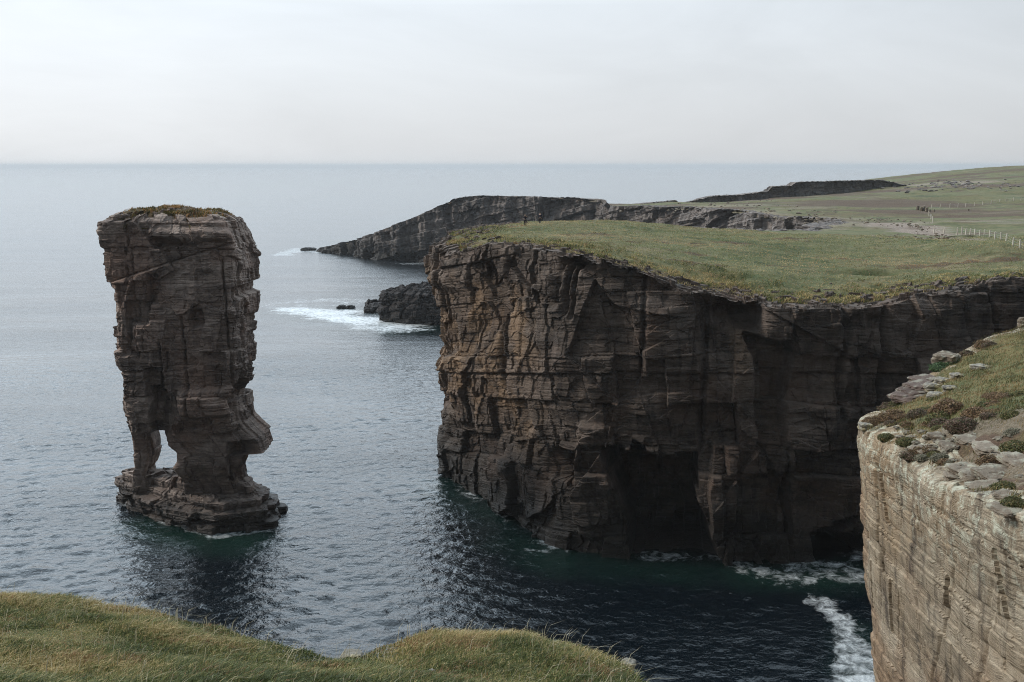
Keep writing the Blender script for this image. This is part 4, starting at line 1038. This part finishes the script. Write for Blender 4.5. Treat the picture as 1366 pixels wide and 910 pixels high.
# dark rock ridge along the back coast, and rubble
rx = np.array([xp(p, D, 250) for p, D in ((835, 400), (850, 403), (880, 408), (904, 413), (908, 415), (917, 418), (951, 425), (985, 432), (1022, 440), (1028, 441), (1052, 446), (1058, 447), (1125, 455), (1175, 462), (1215, 470))])
rz = np.array([at(683, p, D)[2] for p, D in ((275, 400), (272.5, 403), (270, 408), (267.5, 413), (273, 415), (270, 418), (261.5, 425), (260, 432), (255, 440), (248.5, 441), (247.5, 446), (243, 447), (241, 455), (240, 462), (249, 470))])
ridge = cliff('rock_ridge', [(xp(832, 400, 250), 399), (xp(905, 415, 250), 414), (xp(1022, 440, 250), 436), (xp(1125, 455, 250), 449), (xp(1218, 470, 250), 468)], lambda x, y: np.interp(x, rx, rz), M['far_rock'], .5, .4, 18, 37, amp=1.0, rim=9, lean=.25, win=2,
              rk=dict(bed=(2, 4), fine=(.5, 1.5), jt=(4, 12), jf=(1.5, 5), facet=1.0, fs=.16, dip=.0), wiggle=1.2)
tag(ridge, 'dark broken rock ridge along the far shore at the horizon', 'ridge', kind='structure')
def rubble(name, label, areas, n, size, mat, seed):
    r = np.random.default_rng(seed); VV, FF = [], []
    bm = bmesh.new(); bmesh.ops.create_icosphere(bm, subdivisions=1, radius=.5)
    B = np.array([v.co[:] for v in bm.verts]); Fc = np.array([[v.index for v in f.verts] for f in bm.faces]); bm.free()
    for k in range(n):
        px, py, sx, sy = areas[r.integers(0, len(areas))]
        x_, y_, z_ = ground_hit(px + r.normal() * sx, py + r.normal() * sy, zmain, 110, 760)
        s_ = size * (.35 + 1.1 * r.random() ** 2)
        V = B * (.7 + .6 * r.random((len(B), 1))) * np.array([s_ * r.uniform(.8, 1.8), s_ * r.uniform(.8, 1.4), s_ * .75])
        VV.append(V + np.array([x_, y_, z_ + s_ * .1])); FF.append(Fc + k * len(B))
    V = np.concatenate(VV); m = len(V)
    return tag(mesh_np(name, V, [np.concatenate(FF)], mat, None, dict(blk=np.repeat(r.random(n), len(B)), tint=np.zeros(m), top=np.ones(m))), label, 'rubble', kind='stuff')
rubble('rubble', 'grey rubble strewn below the far skyline at the right', [(1255, 247, 18, 3), (1275, 244, 12, 2.5), (1300, 250, 22, 2.5), (1345, 250, 22, 3), (1240, 252, 14, 2), (1190, 250, 30, 4)], 260, 1.2, M['far_rock'], 4)
rubble('rubble', 'broken stones scattered over the bare sandy hollow', [(1190, 297, 16, 3), (1225, 303, 10, 5), (1195, 316, 22, 2), (1250, 317, 14, 2), (1100, 293, 30, 4), (1170, 292, 12, 2)], 300, .42, M['slab_rock'], 5)
rubble('rubble', 'pale stones lying along the brink of the distant gully', [(900, 275, 50, 3), (980, 268, 30, 4), (1030, 278, 30, 4), (1080, 290, 24, 5)], 260, .7, M['slab_rock'], 6)
for k, (px, py, h) in enumerate(((1224, 280, 6), (1229, 281, 5), (1232, 281, 7), (1236, 282, 6), (1240, 283, 4), (1246, 282, 3), (1292, 282, 3.5))):
    slab('dark stone standing in a tight cluster by the end of the far fence' if k < 5 else ('dark low stone just right of the stone cluster' if k == 5 else 'dark low stone alone on the brown pasture'), px, py, h * .55, h * .55, h * .95, k, 220 + k, mat='slab_rock', zfn=zmain, rng=(140, 600), name='boulder', group='dark stones in the pasture', lift=.35)

# fences: every post a part, strands of wire another
def fence(label, posts, h):
    pts = [ground_hit(px, py, zmain, 120, 700) for px, py in posts]
    root = bpy.data.objects.new('fence', None); COL.objects.link(root); root.location = pts[0]; tag(root, label, 'fence')
    r = np.random.default_rng(len(posts)); first = None
    for (x_, y_, z_) in pts:
        if first is None:
            bm = bmesh.new(); bmesh.ops.create_cone(bm, cap_ends=True, segments=8, radius1=.13, radius2=.11, depth=h + .3)
            bmesh.ops.translate(bm, vec=(0, 0, h / 2 - .15), verts=bm.verts)
            me = bpy.data.meshes.new('post'); bm.to_mesh(me); bm.free(); me.materials.append(M['post'])
            first = bpy.data.objects.new('post', me); o = first
        else: o = first.copy()
        COL.objects.link(o); o.parent = root; o.location = (x_ - pts[0][0], y_ - pts[0][1], z_ - pts[0][2])
        o.rotation_euler = (r.normal() * .04, r.normal() * .05, 0); o.scale = (1, 1, r.uniform(.9, 1.1))
    V, Fq = [], []
    for hh in (.35, .7, 1.05):
        for a, b in zip(pts[:-1], pts[1:]):
            a = np.array(a) - pts[0] + (0, 0, hh); b = np.array(b) - pts[0] + (0, 0, hh); i = len(V)
            for p in (a, b):
                V += [p + (0, 0, .012), p + (.0, .012, -.006), p + (0, -.012, -.006)]
            Fq += [[i, i + 1, i + 4, i + 3], [i + 1, i + 2, i + 5, i + 4], [i + 2, i, i + 3, i + 5]]
    mesh_np('wire', np.array(V), [np.array(Fq)], M['wire'], root)
fence('nearer fence of pale wooden posts and wire running down to the right edge', [(1246, 309), (1259, 311), (1277, 312), (1283, 312), (1288, 314), (1294, 313.5), (1300, 314.5), (1307, 316), (1313, 315.5), (1320, 316.5), (1327, 318.5), (1335, 321), (1342, 322), (1351, 328), (1360, 332), (1372, 338)], 1.25)
fence('far fence of pale posts and wire climbing across the pasture to the right', [(1243, 278), (1254, 278), (1267, 277.5), (1278, 277), (1288, 276.5), (1300, 275), (1311, 274), (1322, 272.5), (1333, 270.5), (1342, 269.5), (1352, 268.5), (1362, 267.5), (1374, 266.5)], 1.3)
fence('short run of posts and wire between the stone cluster and the sandy hollow', [(1239, 288), (1242, 293), (1244, 297)], 1.3)

# two walkers on the brow of the headland
def figure(loc, joints, radii, edges, mat, name, parent=None):
    me = bpy.data.meshes.new(name); me.from_pydata(joints, edges, [])
    o = bpy.data.objects.new(name, me); COL.objects.link(o); o.parent = parent
    if parent is None: o.location = loc
    sk_ = o.modifiers.new('skin', 'SKIN'); sk_.use_smooth_shade = True
    lay = me.skin_vertices[0] if len(me.skin_vertices) else None
    if lay is None:
        bm = bmesh.new(); bm.from_mesh(me); bm.verts.layers.skin.verify(); bm.to_mesh(me); bm.free(); lay = me.skin_vertices[0]
    for k, rr_ in enumerate(radii): lay.data[k].radius = rr_ if isinstance(rr_, tuple) else (rr_, rr_)
    lay.data[0].use_root = True
    o.modifiers.new('sub', 'SUBSURF').levels = 1; o.modifiers['sub'].render_levels = 2
    me.materials.append(mat); return o
def walker(px, py, rot, label, jacket, trousers, camera_pose):
    x_, y_, z_ = ground_hit(px, py, zmain, 120, 170)
    ra = ([(.24, -.02, 1.16), (.20, -.24, 1.32), (.10, -.34, 1.48)] if camera_pose else [(.26, .0, 1.14), (.25, -.06, .92), (.24, -.09, .84)])
    la = ([(-.27, -.04, 1.16), (-.30, -.22, 1.05), (-.26, -.32, 1.08)] if camera_pose else [(-.26, .0, 1.14), (-.25, -.06, .92), (-.24, -.09, .84)])
    J = [(0, 0, .93), (0, .01, 1.15), (0, 0, 1.38), (0, -.01, 1.50), (0, -.02, 1.60), (0, -.02, 1.70),
         (.19, 0, 1.40), *ra, (-.19, 0, 1.40), *la,
         (.10, 0, .86), (.12, -.02, .48), (.13, .02, .09), (.14, -.14, .04), (-.10, 0, .86), (-.12, .03, .48), (-.13, .06, .09), (-.14, -.10, .04)]
    Rr = [.14, .13, .14, .055, .095, .075, .07, .05, .04, .035, .07, .05, .04, .035, .085, .06, .042, .035, .085, .06, .042, .035]
    E = [(0, 1), (1, 2), (2, 3), (3, 4), (4, 5), (2, 6), (6, 7), (7, 8), (8, 9), (2, 10), (10, 11), (11, 12), (12, 13), (0, 14), (14, 15), (15, 16), (16, 17), (0, 18), (18, 19), (19, 20), (20, 21)]
    p_ = figure((x_, y_, z_), J, Rr, E, M['skin'], 'person'); p_.rotation_euler = (0, 0, rot); tag(p_, label, 'person')
    jj = [0, 1, 2, 6, 7, 8, 10, 11, 12]; m = {a: i for i, a in enumerate(jj)}
    figure(None, [J[a] for a in jj], [Rr[a] * 1.22 for a in jj], [(m[a], m[b]) for a, b in E if a in m and b in m], M[jacket], 'jacket', p_)
    tt = [0, 14, 15, 16, 17, 18, 19, 20, 21]; m = {a: i for i, a in enumerate(tt)}
    figure(None, [J[a] for a in tt], [Rr[a] * 1.2 for a in tt], [(m[a], m[b]) for a, b in E if a in m and b in m], M[trousers], 'trousers', p_)
    figure(None, [(0, .02, 1.62), (0, .0, 1.74)], [.105, .085], [(0, 1)], M['hair'], 'hair', p_)
    return x_, y_, z_
walker(700.5, 302, .3, 'person in dark clothes standing with one arm raised on the headland brow', 'navy', 'dark_cloth', True)
walker(720.5, 299.5, -.6, 'person in dark clothes partly hidden by the crest of the headland', 'navy', 'dark_cloth', False)
